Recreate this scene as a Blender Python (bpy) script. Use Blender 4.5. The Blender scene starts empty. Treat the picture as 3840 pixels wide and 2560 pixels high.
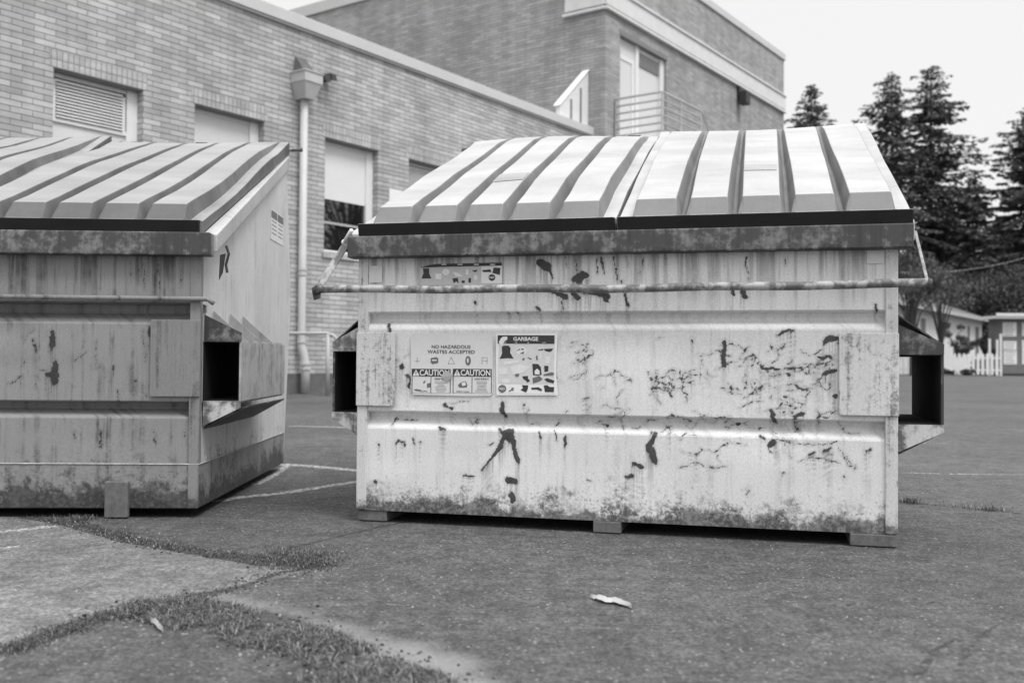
import bpy, math, random
import numpy as np
from mathutils import Vector, Matrix
PI = math.pi
S = bpy.context.scene
# ------------------------------------------------------------------ camera
CAM = Vector((0, 0, 0.585)); PITCH = math.radians(1.074); ROLL = math.radians(0.458); FPX = 3840 * 35 / 36
cd = bpy.data.cameras.new('camera'); cam = bpy.data.objects.new('camera', cd); S.collection.objects.link(cam)
cd.lens = 35; cd.sensor_width = 36; cd.clip_start = 0.05; cd.clip_end = 2000
CM = Matrix.Rotation(PI / 2 + PITCH, 4, 'X') @ Matrix.Rotation(ROLL, 4, 'Z')
cam.matrix_world = Matrix.Translation(CAM) @ CM
cd.dof.use_dof = True; cd.dof.focus_distance = 3.55; cd.dof.aperture_fstop = 3.4
S.camera = cam
# ------------------------------------------------------------------ sky
SUN_EL, SUN_AZ = 60, 138        # azimuth clockwise from +Y
w = bpy.data.worlds.new("World"); S.world = w; w.use_nodes = True
nt = w.node_tree; nt.nodes.clear()
sky = nt.nodes.new('ShaderNodeTexSky'); sky.sky_type = 'NISHITA'; sky.sun_disc = False
sky.sun_elevation = math.radians(SUN_EL); sky.sun_rotation = math.radians(SUN_AZ)
sky.air_density = 1.0; sky.dust_density = 4.0
bw = nt.nodes.new('ShaderNodeRGBToBW'); mxs = nt.nodes.new('ShaderNodeMix'); mxs.data_type = 'FLOAT'
mxs.inputs[0].default_value = 0.9; mxs.inputs[3].default_value = 6.6     # even overcast cloud over the clear-sky model
bg = nt.nodes.new('ShaderNodeBackground'); bg.inputs[1].default_value = 0.1
wo = nt.nodes.new('ShaderNodeOutputWorld')
nt.links.new(sky.outputs[0], bw.inputs[0]); nt.links.new(bw.outputs[0], mxs.inputs[2])
tcw = nt.nodes.new('ShaderNodeTexCoord'); spw = nt.nodes.new('ShaderNodeSeparateXYZ'); nt.links.new(tcw.outputs['Generated'], spw.inputs[0])
mrw = nt.nodes.new('ShaderNodeMapRange'); mrw.interpolation_type = 'SMOOTHSTEP'; nt.links.new(spw.outputs[2], mrw.inputs[0])
for i_, v_ in enumerate((.36, .95, 1.0, 2.2)): mrw.inputs[i_ + 1].default_value = v_
mlw = nt.nodes.new('ShaderNodeMath'); mlw.operation = 'MULTIPLY'; nt.links.new(mxs.outputs[0], mlw.inputs[0]); nt.links.new(mrw.outputs[0], mlw.inputs[1])
nt.links.new(mlw.outputs[0], bg.inputs[0]); nt.links.new(bg.outputs[0], wo.inputs[0])
# ------------------------------------------------------------------ sun (veiled)
sl = bpy.data.lights.new('sun', 'SUN'); sl.energy = 1.5; sl.angle = math.radians(22); sl.color = (1, 1, 1)
sun = bpy.data.objects.new('sun', sl); S.collection.objects.link(sun)
az, el = math.radians(SUN_AZ), math.radians(SUN_EL)
sd = Vector((math.sin(az) * math.cos(el), math.cos(az) * math.cos(el), math.sin(el)))
sun.rotation_euler = sd.to_track_quat('Z', 'Y').to_euler(); sun.location = (6, -6, 12)
S.view_settings.view_transform = 'Standard'; S.view_settings.look = 'None'
S.view_settings.exposure = 0.56; S.view_settings.gamma = 1.0

# ------------------------------------------------------------------ helpers
col = S.collection
rnd = random.Random(11)

def ray(x, y):                                   # photograph pixel (3840x2560) -> world direction
    return (CM.to_3x3() @ Vector((x - 1920, 1280 - y, -FPX))).normalized()
def ground_at(x, y, z=0.0):
    d = ray(x, y); t = (z - CAM.z) / d.z
    return CAM + d * t
def on_plane(x, y, p, n):
    d = ray(x, y); t = (p - CAM).dot(n) / d.dot(n)
    return CAM + d * t
def at_depth(x, y, Y):
    d = ray(x, y); return CAM + d * (Y / d.y)
K = 3840 / 2352.0
def D2(x, y): return (x * K, y * K)

class MB:
    def __init__(s): s.v = []; s.f = []; s.m = []
    def add(s, vs, fs, m=0):
        b = len(s.v); s.v += [tuple(v) for v in vs]
        for f in fs: s.f.append(tuple(b + i for i in f)); s.m.append(m)
    def box(s, x0, x1, y0, y1, z0, z1, m=0):
        s.add([(x0,y0,z0),(x1,y0,z0),(x1,y1,z0),(x0,y1,z0),(x0,y0,z1),(x1,y0,z1),(x1,y1,z1),(x0,y1,z1)],
              [(0,3,2,1),(4,5,6,7),(0,1,5,4),(1,2,6,5),(2,3,7,6),(3,0,4,7)], m)
    def hexa(s, p, m=0):                          # 8 points, bottom ring then top ring
        s.add(p, [(0,3,2,1),(4,5,6,7),(0,1,5,4),(1,2,6,5),(2,3,7,6),(3,0,4,7)], m)
    def prism(s, poly, ax, a0, a1, m=0):          # poly: 2-D points in the two other axes, extruded along axis ax
        def P(p, a):
            if ax == 0: return (a, p[0], p[1])
            if ax == 1: return (p[0], a, p[1])
            return (p[0], p[1], a)
        n = len(poly); s.add([P(p, a0) for p in poly] + [P(p, a1) for p in poly],
            [tuple(range(n))[::-1], tuple(range(n, 2*n))] + [(i, (i+1) % n, n + (i+1) % n, n + i) for i in range(n)], m)
    def tube(s, pts, r, n=12, m=0, cap=True):
        pts = [Vector(p) for p in pts]; rs = r if isinstance(r, (list, tuple)) else [r] * len(pts)
        rings = []; t0 = (pts[1] - pts[0]).normalized()
        a = Vector((0, 0, 1)) if abs(t0.z) < .9 else Vector((1, 0, 0))
        u = t0.cross(a).normalized()
        for i, p in enumerate(pts):
            t = (pts[min(i+1, len(pts)-1)] - pts[max(i-1, 0)]).normalized()
            u = (u - t * u.dot(t)).normalized(); vv = t.cross(u)
            rings.append([p + (u * math.cos(2*PI*k/n) + vv * math.sin(2*PI*k/n)) * rs[i] for k in range(n)])
        fs = []
        for i in range(len(pts) - 1):
            for k in range(n): fs.append((i*n+k, i*n+(k+1) % n, (i+1)*n+(k+1) % n, (i+1)*n+k))
        if cap: fs += [tuple(range(n))[::-1], tuple((len(pts)-1)*n + k for k in range(n))]
        s.add([q for r_ in rings for q in r_], fs, m)
    def build(s, name, mats, parent=None, smooth=False, bevel=0, loc=None, rz=None):
        me = bpy.data.meshes.new(name); me.from_pydata(s.v, [], s.f); me.update()
        if not isinstance(mats, (list, tuple)): mats = [mats]
        for m in mats: me.materials.append(m)
        if len(mats) > 1: me.polygons.foreach_set('material_index', s.m)
        if smooth: me.polygons.foreach_set('use_smooth', [True] * len(me.polygons))
        o = bpy.data.objects.new(name, me); col.objects.link(o)
        if parent: o.parent = parent
        if loc is not None: o.location = loc
        if rz is not None: o.rotation_euler = (0, 0, rz)
        if bevel:
            b = o.modifiers.new('bevel', 'BEVEL'); b.width = bevel; b.segments = 2; b.limit_method = 'ANGLE'
            b.angle_limit = math.radians(35)
        return o

def tag(o, label=None, cat=None, group=None, kind=None):
    if label: o['label'] = label
    if cat: o['category'] = cat
    if group: o['group'] = group
    if kind: o['kind'] = kind
    return o
def empty(name, loc, rz=0, label=None, cat=None, group=None):
    o = bpy.data.objects.new(name, None); col.objects.link(o); o.location = loc; o.rotation_euler = (0, 0, rz)
    o.empty_display_size = .2
    return tag(o, label, cat, group)

# ------------------------------------------------------------------ material helper
class NT:
    def __init__(s, name, rough=.7, spec=.5):
        s.mat = bpy.data.materials.new(name); s.mat.use_nodes = True; s.t = s.mat.node_tree
        s.b = s.t.nodes['Principled BSDF']; s.b.inputs['Roughness'].default_value = rough
        s.b.inputs['Specular IOR Level'].default_value = spec
        s.tc = s.t.nodes.new('ShaderNodeTexCoord').outputs['Object']
    def n(s, t): return s.t.nodes.new('ShaderNode' + t)
    def l(s, a, b): s.t.links.new(a, b)
    def put(s, sock, v):
        if hasattr(v, 'is_output'): s.l(v, sock)
        elif isinstance(v, (tuple, list)): sock.default_value = v
        else:
            try: sock.default_value = v
            except TypeError: sock.default_value = (v, v, v)
    def map(s, scale=(1,1,1), loc=(0,0,0), rot=(0,0,0), vec=None):
        m = s.n('Mapping'); m.inputs['Scale'].default_value = scale; m.inputs['Location'].default_value = loc
        m.inputs['Rotation'].default_value = rot; s.l(vec or s.tc, m.inputs[0]); return m.outputs[0]
    def noise(s, scale, detail=4, rough=.55, vec=None, dist=0):
        m = s.n('TexNoise'); m.inputs['Scale'].default_value = scale; m.inputs['Detail'].default_value = detail
        m.inputs['Roughness'].default_value = rough; m.inputs['Distortion'].default_value = dist
        s.l(vec or s.tc, m.inputs['Vector']); return m.outputs['Fac']
    def voro(s, scale, vec=None, feature='F1', out='Distance', rnd_=1):
        m = s.n('TexVoronoi'); m.feature = feature; m.inputs['Scale'].default_value = scale
        m.inputs['Randomness'].default_value = rnd_
        s.l(vec or s.tc, m.inputs['Vector']); return m.outputs[out]
    def math(s, op, a, b=0, c=None, clamp=False):
        m = s.n('Math'); m.operation = op; m.use_clamp = clamp; s.put(m.inputs[0], a); s.put(m.inputs[1], b)
        if c is not None: s.put(m.inputs[2], c)
        return m.outputs[0]
    def rng(s, v, a, b, c=0., d=1.):
        m = s.n('MapRange'); m.interpolation_type = 'SMOOTHSTEP' if (c, d) == (0., 1.) or (c, d) == (1., 0.) else 'LINEAR'
        s.put(m.inputs[0], v)
        for i, q in enumerate((a, b, c, d)): s.put(m.inputs[i+1], q)
        return m.outputs[0]
    def mix(s, f, a, b):                          # scalar mix
        m = s.n('Mix'); m.data_type = 'FLOAT'; s.put(m.inputs[0], f); s.put(m.inputs[2], a); s.put(m.inputs[3], b)
        return m.outputs[0]
    def attr(s, name):
        m = s.n('Attribute'); m.attribute_name = name; return m.outputs['Fac']
    def sep(s, vec=None):
        m = s.n('SeparateXYZ'); s.l(vec or s.tc, m.inputs[0]); return m.outputs
    def comb(s, x, y, z=0):
        m = s.n('CombineXYZ'); s.put(m.inputs[0], x); s.put(m.inputs[1], y); s.put(m.inputs[2], z); return m.outputs[0]
    def color(s, v):
        m = s.n('CombineColor')
        for i in range(3): s.put(m.inputs[i], v)
        s.l(m.outputs[0], s.b.inputs['Base Color'])
    def bump(s, h, strength=.3, dist=.01):
        m = s.n('Bump'); m.inputs['Strength'].default_value = strength; m.inputs['Distance'].default_value = dist
        s.l(h, m.inputs['Height']); s.l(m.outputs[0], s.b.inputs['Normal'])
    def rough(s, v): s.put(s.b.inputs['Roughness'], v)

def simple(name, v, var=.15, scale=20, rough=.6, spec=.5, bump=0, stretch=(1,1,1)):
    m = NT(name, rough, spec)
    k = m.noise(scale, 6, .65, m.map(stretch)); k2 = m.noise(scale * 7, 3)
    f = m.math('ADD', m.rng(k, .25, .75, 1 - var, 1 + var), m.rng(k2, .3, .7, -var * .35, var * .35))
    m.color(m.math('MULTIPLY', f, v))
    if bump: m.bump(k2, bump, .004)
    return m.mat

def brick_mat(name, lo, hi, mortar, bw_=.295, bh=.08, soldier=False, blur=.15, bed=.15):
    m = NT(name, .85, .3); x, y, z = m.sep()
    along = m.math('ADD', x, y)
    wob = m.math('MULTIPLY', m.math('SUBTRACT', m.noise(.8, 2), .5), .012)
    zz = m.math('ADD', z, wob)
    v = m.comb(zz, along) if soldier else m.comb(along, zz)
    b = m.n('TexBrick'); m.l(v, b.inputs['Vector'])
    b.offset = 0.0 if soldier else .5; b.inputs['Scale'].default_value = 1
    b.inputs['Brick Width'].default_value = .5 if soldier else bw_
    b.inputs['Row Height'].default_value = bh; b.inputs['Mortar Size'].default_value = .0055
    b.inputs['Mortar Smooth'].default_value = blur; b.inputs['Bias'].default_value = 0
    b.inputs['Color1'].default_value = (lo, lo, lo, 1); b.inputs['Color2'].default_value = (hi, hi, hi, 1)
    b.inputs['Mortar'].default_value = (mortar, mortar, mortar, 1)
    s_ = m.n('SeparateColor'); m.l(b.outputs['Color'], s_.inputs[0]); c = s_.outputs[0]
    big = m.noise(.5, 4); rowv = m.noise(1, 2, .5, m.comb(m.math('MULTIPLY', along, .9), m.math('MULTIPLY', zz, 12)))
    fine = m.noise(60, 4, .7)
    f = m.math('MULTIPLY', m.rng(big, .3, .7, .88, 1.1), m.rng(rowv, .3, .7, .90, 1.10))
    wash = m.noise(1, 4, .6, m.comb(m.math('MULTIPLY', along, 2.6), m.math('MULTIPLY', z, .28)))
    f = m.math('MULTIPLY', f, m.rng(wash, .35, .65, .88, 1.08))
    f = m.math('MULTIPLY', f, m.rng(fine, .3, .7, .82, 1.18))
    if not soldier:                                # raked bed joints, their shadow line put into the colour
        fr = m.math('FRACT', m.math('DIVIDE', zz, bh)); dj = m.math('MINIMUM', fr, m.math('SUBTRACT', 1, fr))
        c = m.mix(m.math('MULTIPLY', m.rng(dj, .075, .03), m.rng(m.noise(5, 3), .3, .6, .65, 1.)), c, bed)
    m.color(m.math('MULTIPLY', c, f))
    m.bump(m.math('SUBTRACT', m.math('MULTIPLY', fine, .15), b.outputs['Fac']), .9, .015)
    return m.mat

# painted, rusting steel.  'peel' is a distance (m) to the nearest patch of lost paint
def steel(name, paint, rust=.05, streak=.35, bottom=.25, blot=.0, drip=0., low=.04, high=.96, peel=True, wear=.0, bth=.46):
    m = NT(name, .55, .35); x, y, z = m.sep()
    along = m.math('ADD', x, y)
    st = m.noise(1, 5, .6, m.comb(m.math('MULTIPLY', along, 38), m.math('MULTIPLY', z, 1.6), m.math('MULTIPLY', y, 3)))
    st2 = m.noise(1, 4, .6, m.comb(m.math('MULTIPLY', along, 120), m.math('MULTIPLY', z, 5)))
    big = m.noise(3.2, 5, .6); fine = m.noise(160, 3, .7); mid = m.noise(28, 6, .7)
    c = m.math('MULTIPLY', m.rng(big, .3, .7, .9, 1.07), paint)
    c = m.math('MULTIPLY', c, m.rng(fine, .3, .7, .87, 1.13))
    sm = m.math('MAXIMUM', m.math('MULTIPLY', m.rng(st, .46, .72), m.rng(m.noise(11, 6, .7), .36, .62)), m.math('MULTIPLY', m.math('MULTIPLY', m.rng(st2, .60, .68), .6), m.rng(big, .48, .6)))
    c = m.math('MULTIPLY', c, m.math('SUBTRACT', 1, m.math('MULTIPLY', sm, streak)))
    if drip:                                       # stains running down from the top edge
        dm = m.math('MULTIPLY', m.rng(z, high - .24, high + .02), m.rng(st, .44, .62))
        c = m.math('MULTIPLY', c, m.math('SUBTRACT', 1, m.math('MULTIPLY', dm, drip)))
    if blot:
        bm_ = m.rng(m.math('ADD', m.math('MULTIPLY', m.math('ADD', mid, m.noise(11, 5, .6)), .42), m.math('MULTIPLY', st, .16)), bth, bth + .12)
        c = m.mix(m.math('MULTIPLY', bm_, blot), c, rust * 1.7)
    # splashed dirt and rust bloom along the foot
    zz = m.math('DIVIDE', m.math('SUBTRACT', z, low), bottom)
    sp = m.noise(75, 4, .8); spm = m.rng(m.math('SUBTRACT', sp, m.math('MULTIPLY', zz, .20)), .50, .56)
    c = m.mix(m.math('MULTIPLY', spm, .6), c, rust * 1.5)
    bl = m.rng(m.math('SUBTRACT', m.math('ADD', m.math('MULTIPLY', m.noise(9, 5, .6), .7), m.math('MULTIPLY', mid, .3)), m.math('MULTIPLY', zz, .42)), .33, .50)
    bl = m.math('MULTIPLY', bl, m.rng(m.noise(48, 6, .8), .40, .56))
    c = m.mix(m.math('MULTIPLY', bl, .9), c, m.math('MULTIPLY', m.rng(mid, .3, .7, .5, 1.6), rust))
    ft = m.rng(m.math('SUBTRACT', m.noise(7, 6, .7), m.math('MULTIPLY', zz, 1.1)), .26, .40)
    c = m.mix(m.math('MULTIPLY', ft, .7), c, rust * .9)
    # freckles of rust
    fr = m.rng(m.math('ADD', m.voro(34), m.math('MULTIPLY', m.noise(4, 3), .5)), .25, .20)
    c = m.mix(m.math('MULTIPLY', fr, .45), c, rust * 1.6)
    if wear:
        wm = m.rng(m.math('ADD', m.math('MULTIPLY', m.noise(34, 8, .8), .6), m.math('MULTIPLY', st, .4)), .64 - wear * .11, .74 - wear * .11)
        c = m.mix(m.math('MULTIPLY', wm, .7), c, rust * 1.6)
    if peel:
        p = m.attr('peel'); nz = m.math('MULTIPLY', m.math('SUBTRACT', m.noise(95, 7, .85), .5), .021)
        q = m.math('ADD', p, nz)
        halo = m.math('MULTIPLY', m.rng(q, .010, .0), .22)
        c = m.math('MULTIPLY', c, m.math('SUBTRACT', 1, halo))
        run = m.math('MULTIPLY', m.attr('run'), m.rng(m.math('ADD', m.math('MULTIPLY', st2, .6), m.math('MULTIPLY', st, .4)), .42, .58))
        c = m.math('MULTIPLY', c, m.math('SUBTRACT', 1, m.math('MULTIPLY', run, .55)))
        edge = m.math('MULTIPLY', m.rng(q, .0045, .0020), m.rng(m.noise(22, 3), .48, .58))
        c = m.mix(m.math('MULTIPLY', edge, .45), c, paint * 1.15)  # pale ring round chips: highlight of lifted edges put into the colour
        msk = m.rng(q, .0012, -.0012)
        c = m.mix(msk, c, m.math('MULTIPLY', m.rng(mid, .3, .7, .7, 1.5), rust))
        m.bump(m.math('ADD', m.math('MULTIPLY', msk, -1.), m.math('MULTIPLY', big, 3)), .35, .002)
    else:
        m.bump(mid, .2, .002)
    m.color(c); return m.mat

M = {}
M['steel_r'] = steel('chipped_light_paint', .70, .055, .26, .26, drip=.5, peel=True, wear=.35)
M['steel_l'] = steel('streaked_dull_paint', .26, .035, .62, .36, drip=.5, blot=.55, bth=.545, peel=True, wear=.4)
M['steel_side'] = steel('side_paint', .58, .05, .35, .45, peel=False)
M['plate'] = steel('worn_plate_paint', .62, .05, .4, .1, peel=False, wear=1.25, low=.38)
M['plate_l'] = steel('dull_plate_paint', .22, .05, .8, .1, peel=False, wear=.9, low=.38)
M['post'] = steel('post_paint', .60, .05, .4, .12, peel=False, wear=1.15, low=.04)
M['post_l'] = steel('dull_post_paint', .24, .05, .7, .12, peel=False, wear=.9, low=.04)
M['rim'] = steel('grimy_rim_paint', .21, .024, .6, .05, blot=.85, peel=False, low=.94, bth=.41)
M['rim_clean'] = steel('side_rim_paint', .44, .09, .3, .05, peel=False, low=.8)
M['bar'] = steel('bar_paint', .42, .045, .3, .01, blot=.85, peel=False, low=.5, bth=.43)
M['sleeve'] = steel('rusty_and_shaded_sleeve_paint', .22, .025, .3, .01, blot=.95, peel=False, low=.1, bth=.38)
M['fin'] = steel('fin_paint', .30, .05, .3, .01, blot=.1, peel=False, low=.1)
M['gusset'] = steel('flaked_gusset_paint', .56, .04, .3, .01, blot=.85, peel=False, low=.1, bth=.44)
M['sleeve_l'] = steel('dull_sleeve_paint', .46, .05, .4, .01, blot=.35, peel=False, low=.1)
M['under'] = simple('shaded_pocket_inside', .02, .3, 30, .9, .1)  # pocket liners, near-black with the shade inside put into the colour
M['skid'] = simple('scuffed_skid', .13, .35, 40, .8, .3)
def lid_mat(name, v, spec=.5, rough=.42, var=.12):
    m = NT(name, rough, spec)
    a = m.noise(2.2, 5, .6, m.map((1, 2.2, 1))); b = m.noise(14, 6, .7, m.map((4, 1, 1))); c = m.noise(260, 2)
    f = m.math('MULTIPLY', m.rng(a, .3, .7, 1 - var, 1 + var), m.rng(b, .3, .7, .94, 1.06))
    sc = m.noise(1, 3, .5, m.map((90, 3, 3)))
    f = m.math('MULTIPLY', f, m.rng(sc, .62, .72, 1., .93))
    m.color(m.math('MULTIPLY', m.math('MULTIPLY', f, m.rng(c, .3, .7, .95, 1.05)), v))
    m.rough(m.rng(b, .3, .7, rough - .08, rough + .12)); m.bump(a, .4, .02); return m.mat
M['lid'] = lid_mat('sun_bleached_lid', .385, var=.2)
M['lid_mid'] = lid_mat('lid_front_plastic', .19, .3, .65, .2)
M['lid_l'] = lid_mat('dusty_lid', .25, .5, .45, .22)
M['lid_mid_l'] = lid_mat('shaded_lid_grooves', .12, .3, .65, .3)  # front and groove plastic; the grooves' shade is in this dark colour
M['scar'] = lid_mat('label_scar', .31, .4, .5, .2)
M['lip'] = lid_mat('black_lid_lip', .014, .25, .6, .3)
M['brick'] = brick_mat('long_brick', .36, .52, .23)
M['brick2'] = brick_mat('long_brick_upper', .31, .42, .24, bed=.19)
M['soldier'] = brick_mat('soldier_brick', .40, .52, .22, soldier=True)
M['stone'] = simple('pale_stone', .66, .08, 3, .8, .3)
M['coping'] = simple('coping_metal', .56, .06, 2, .7, .3)
M['white'] = simple('white_frame_paint', .74, .05, 6, .5)
M['panel'] = simple('infill_panel', .66, .04, 2, .6)
M['blind'] = simple('roller_blind', .72, .04, 2, .8)
M['plinth'] = simple('stained_concrete', .13, .35, 5, .9, .2)
M['pipe'] = simple('downspout_metal', .50, .08, 5, .5)
M['black'] = simple('black_metal', .03, .2, 20, .6)
M['lintel'] = simple('steel_lintel', .20, .1, 6, .7)
m = NT('dark_glass', .02, .5); m.b.inputs['IOR'].default_value = 2.1; m.color(.012); M['glass'] = m.mat
m = NT('sky_pale_glass', .1, .7); m.color(.62); M['glass_pale'] = m.mat  # reflection of the white sky put into the glass colour
M['rail'] = simple('grey_rail_paint', .42, .1, 8, .5)
M['roofing'] = simple('flat_roof_felt', .2, .2, 3, .9)
M['sticker'] = simple('sticker_white', .80, .05, 60, .5)
M['sticker_grey'] = simple('sticker_faded', .66, .06, 60, .6)
M['sticker_mid'] = simple('sticker_tint', .50, .07, 60, .6)
M['tint'] = simple('sticker_field', .62, .08, 60, .6)
M['ink'] = simple('sticker_ink', .035, .2, 90, .6)
M['ink_soft'] = simple('sticker_soft_ink', .14, .2, 90, .6)
M['ink_pale'] = simple('sticker_pale_ink', .72, .08, 90, .6)
def leaf_mat(name, v, var=.5):
    m = NT(name, .7, .25); o = m.n('ObjectInfo')
    g = m.n('NewGeometry').outputs['Random Per Island']
    m.color(m.math('MULTIPLY', m.rng(g, 0, 1, 1 - var, 1 + var), v)); return m.mat
M['needle'] = leaf_mat('fir_needles', .085); M['needle_l'] = leaf_mat('fir_needles_pale', .10)
M['leaf'] = leaf_mat('shrub_leaves', .075); M['leaf_l'] = leaf_mat('pale_twigs_and_leaves', .12)
M['grass'] = leaf_mat('weed_blades', .055, .8); M['grass_dry'] = leaf_mat('dry_blades', .22, .6)
M['bark'] = simple('bark', .07, .3, 12, .9, .2)

# ------------------------------------------------------------------ distance fields
def seg_dist(P, lines):
    """P (n,2); lines: list of (points, halfwidth or halfwidths). returns min(dist - hw)"""
    out = np.full(len(P), .5)
    for pts, hw in lines:
        n = len(pts); hws = hw if isinstance(hw, (list, tuple)) else [hw] * n
        if n == 1:
            out = np.minimum(out, np.hypot(P[:, 0] - pts[0][0], P[:, 1] - pts[0][1]) - hws[0]); continue
        for i in range(n - 1):
            a = np.array(pts[i]); b = np.array(pts[i+1]); ab = b - a; L = max(1e-12, float(ab @ ab))
            lo = np.minimum(a, b) - .55; hi = np.maximum(a, b) + .55
            t = np.clip(((P - a) @ ab) / L, 0, 1); q = a + t[:, None] * ab
            out = np.minimum(out, np.hypot(P[:, 0] - q[:, 0], P[:, 1] - q[:, 1]) - (hws[i] * (1 - t) + hws[i+1] * t))
    return out
def poly_sd(P, poly):                             # signed distance, negative inside
    d = seg_dist(P, [(list(poly) + [poly[0]], 0)]); ins = np.zeros(len(P), bool); n = len(poly)
    for i in range(n):
        (x0, y0), (x1, y1) = poly[i], poly[(i+1) % n]
        c = ((y0 > P[:, 1]) != (y1 > P[:, 1]))
        with np.errstate(divide='ignore', invalid='ignore'):
            xi = (x1 - x0) * (P[:, 1] - y0) / ((y1 - y0) if y1 != y0 else 1e-9) + x0
        ins ^= c & (P[:, 0] < xi)
    return np.where(ins, -d, d)
def vnoise(P, cell, seed):
    rs = np.random.RandomState(seed); g = rs.uniform(-1, 1, (997,)); x = P[:, 0] / cell; y = P[:, 1] / cell
    xi = np.floor(x).astype(int); yi = np.floor(y).astype(int); fx = x - xi; fy_ = y - yi; fx = fx*fx*(3-2*fx); fy_ = fy_*fy_*(3-2*fy_)
    h = lambda a, b: g[(a * 131 + b * 977 + a * b * 7) % 997]
    return (h(xi, yi)*(1-fx) + h(xi+1, yi)*fx)*(1-fy_) + (h(xi, yi+1)*(1-fx) + h(xi+1, yi+1)*fx)*fy_
def warp(P, amps, seed=0):
    Q = P.copy()
    for k, (cell, a) in enumerate(amps):
        Q[:, 0] += a * vnoise(P, cell, seed + k*2); Q[:, 1] += a * vnoise(P, cell, seed + k*2 + 1)
    return Q
def set_attr(o, name, arr):
    a = o.data.attributes.new(name, 'FLOAT', 'POINT'); a.data.foreach_set('value', np.asarray(arr, dtype=np.float32))

# ------------------------------------------------------------------ ground
def gp(x, y):                                     # D pixel -> ground xy
    p = ground_at(*D2(x, y)); return (p.x, p.y)
def G(*pts): return [gp(*p) for p in pts]
cracks = [(G((60,1186),(160,1200),(300,1240),(460,1268),(620,1290),(740,1300)), [.03,.038,.04,.034,.055,.02]),
          (G((760,1296),(640,1315),(560,1345),(450,1370)), [.016,.014,.012,.022]),
          (G((450,1370),(340,1388),(262,1410),(180,1432),(100,1462),(30,1490)), [.045,.036,.03,.026,.032,.034]),
          (G((640,1262),(700,1250),(800,1226),(880,1208),(960,1193)), .009),
          (G((2062,1152),(2130,1158),(2210,1166),(2352,1180)), .012),
          (G((2188,990),(2240,994),(2300,998),(2352,1004)), .016),
          (G((668,1024),(700,1026),(760,1030),(820,1033)), .006),
          (G((2180,1568),(2230,1480),(2290,1430),(2352,1395)), .004),
          (G((2260,1205),(2300,1215),(2352,1226)), .003),
          (G((505,1178),(540,1181),(575,1186)), .003), (G((1500,1330),(1560,1322),(1640,1330),(1700,1324)), .002), (G((1900,1400),(1990,1380),(2100,1392),(2190,1370)), .003), (G((1190,1420),(1260,1450),(1300,1500)), .002), (G((2100,1560),(2140,1500),(2180,1470),(2260,1460)), .006)]
lines_paint = [(G((-60,1224),(40,1217),(125,1207)), .022),
               (G((500,1150),(560,1140),(640,1133),(720,1121),(826,1104)), .030),
               (G((588,1112),(620,1095),(650,1075),(662,1066)), .022),
               (G((655,1066),(700,1069),(760,1074),(860,1084)), .040),
               (G((672,978),(760,980),(830,983)), .035),
               (G((2085,1085),(2200,1088),(2352,1090)), .014),
               (G((2080,1016),(2200,1019)), .012),
               (G((-40,1262),(60,1252)), .012)]
slab = G((-500,1186),(60,1186),(160,1200),(300,1240),(460,1268),(620,1290),(740,1302),(560,1345),(450,1370),(340,1388),(262,1410),(100,1462),(30,1490),(-500,1590))
grassband = G((262,1405),(330,1382),(450,1378),(560,1398),(640,1412),(740,1440),(800,1480),(900,1520),(1010,1560),(1080,1610),(900,1640),(760,1590),(690,1560),(610,1500),(560,1478),(500,1450),(400,1440))
sandy = G((470,1362),(600,1382),(740,1420),(860,1455),(1000,1490),(1090,1520),(1180,1620),(1020,1580),(900,1530),(780,1460),(640,1408),(520,1385))
gx = np.arange(-5.6, 6.41, .03); gy = np.arange(1.1, 15.0, .03)
XX, YY = np.meshgrid(gx, gy); P = np.stack([XX.ravel(), YY.ravel()], 1)
vz = [(-900, -900, 0), (900, -900, 0), (900, 1500, 0), (-900, 1500, 0)]
nx, ny = len(gx), len(gy)
allv = np.concatenate([np.column_stack([P, np.zeros(len(P))]), np.array(vz, float)])
idx = np.arange(nx * ny).reshape(ny, nx)
q = np.stack([idx[:-1, :-1], idx[:-1, 1:], idx[1:, 1:], idx[1:, :-1]], -1).reshape(-1, 4)
B = nx * ny; c00, c10, c11, c01 = idx[0,0], idx[0,-1], idx[-1,-1], idx[-1,0]
ring = [(B, B+1, c10, c00), (B+1, B+2, c11, c10), (B+2, B+3, c01, c11), (B+3, B, c00, c01)]
me = bpy.data.meshes.new('asphalt'); me.from_pydata(allv.tolist(), [], q.tolist() + [tuple(int(i) for i in r) for r in ring]); me.update()
asph = bpy.data.objects.new('asphalt_ground', me); col.objects.link(asph); tag(asph, kind='structure')
pad = np.full(4, .5)
set_attr(asph, 'crack', np.concatenate([seg_dist(P, cracks), pad]))
set_attr(asph, 'paint', np.concatenate([seg_dist(P, lines_paint), pad]))
set_attr(asph, 'slab', np.concatenate([np.clip(poly_sd(P, slab), -.5, .5), pad]))
set_attr(asph, 'weeds', np.concatenate([np.clip(poly_sd(P, grassband), -.5, .5), pad]))
set_attr(asph, 'sand', np.concatenate([np.clip(poly_sd(P, sandy), -.5, .5), pad]))
m = NT('asphalt', .8, .35)
big = m.noise(.55, 5, .6); md = m.noise(7, 6, .7); fn = m.noise(85, 5, .8); vo = m.voro(140); vc = m.voro(55, out='Distance')
c = m.math('MULTIPLY', m.rng(big, .3, .7, .72, 1.28), .079)
c = m.math('MULTIPLY', c, m.rng(md, .36, .64, .74, 1.26))
c = m.math('MULTIPLY', c, m.rng(fn, .38, .62, .45, 1.55))
c = m.math('MULTIPLY', c, m.rng(m.noise(24, 5, .75), .38, .62, .68, 1.32))
slabm = m.rng(m.math('ADD', m.attr('slab'), m.math('MULTIPLY', m.math('SUBTRACT', md, .5), .06)), .02, -.02)
c = m.math('MULTIPLY', c, m.mix(slabm, 1., 2.0))
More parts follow.
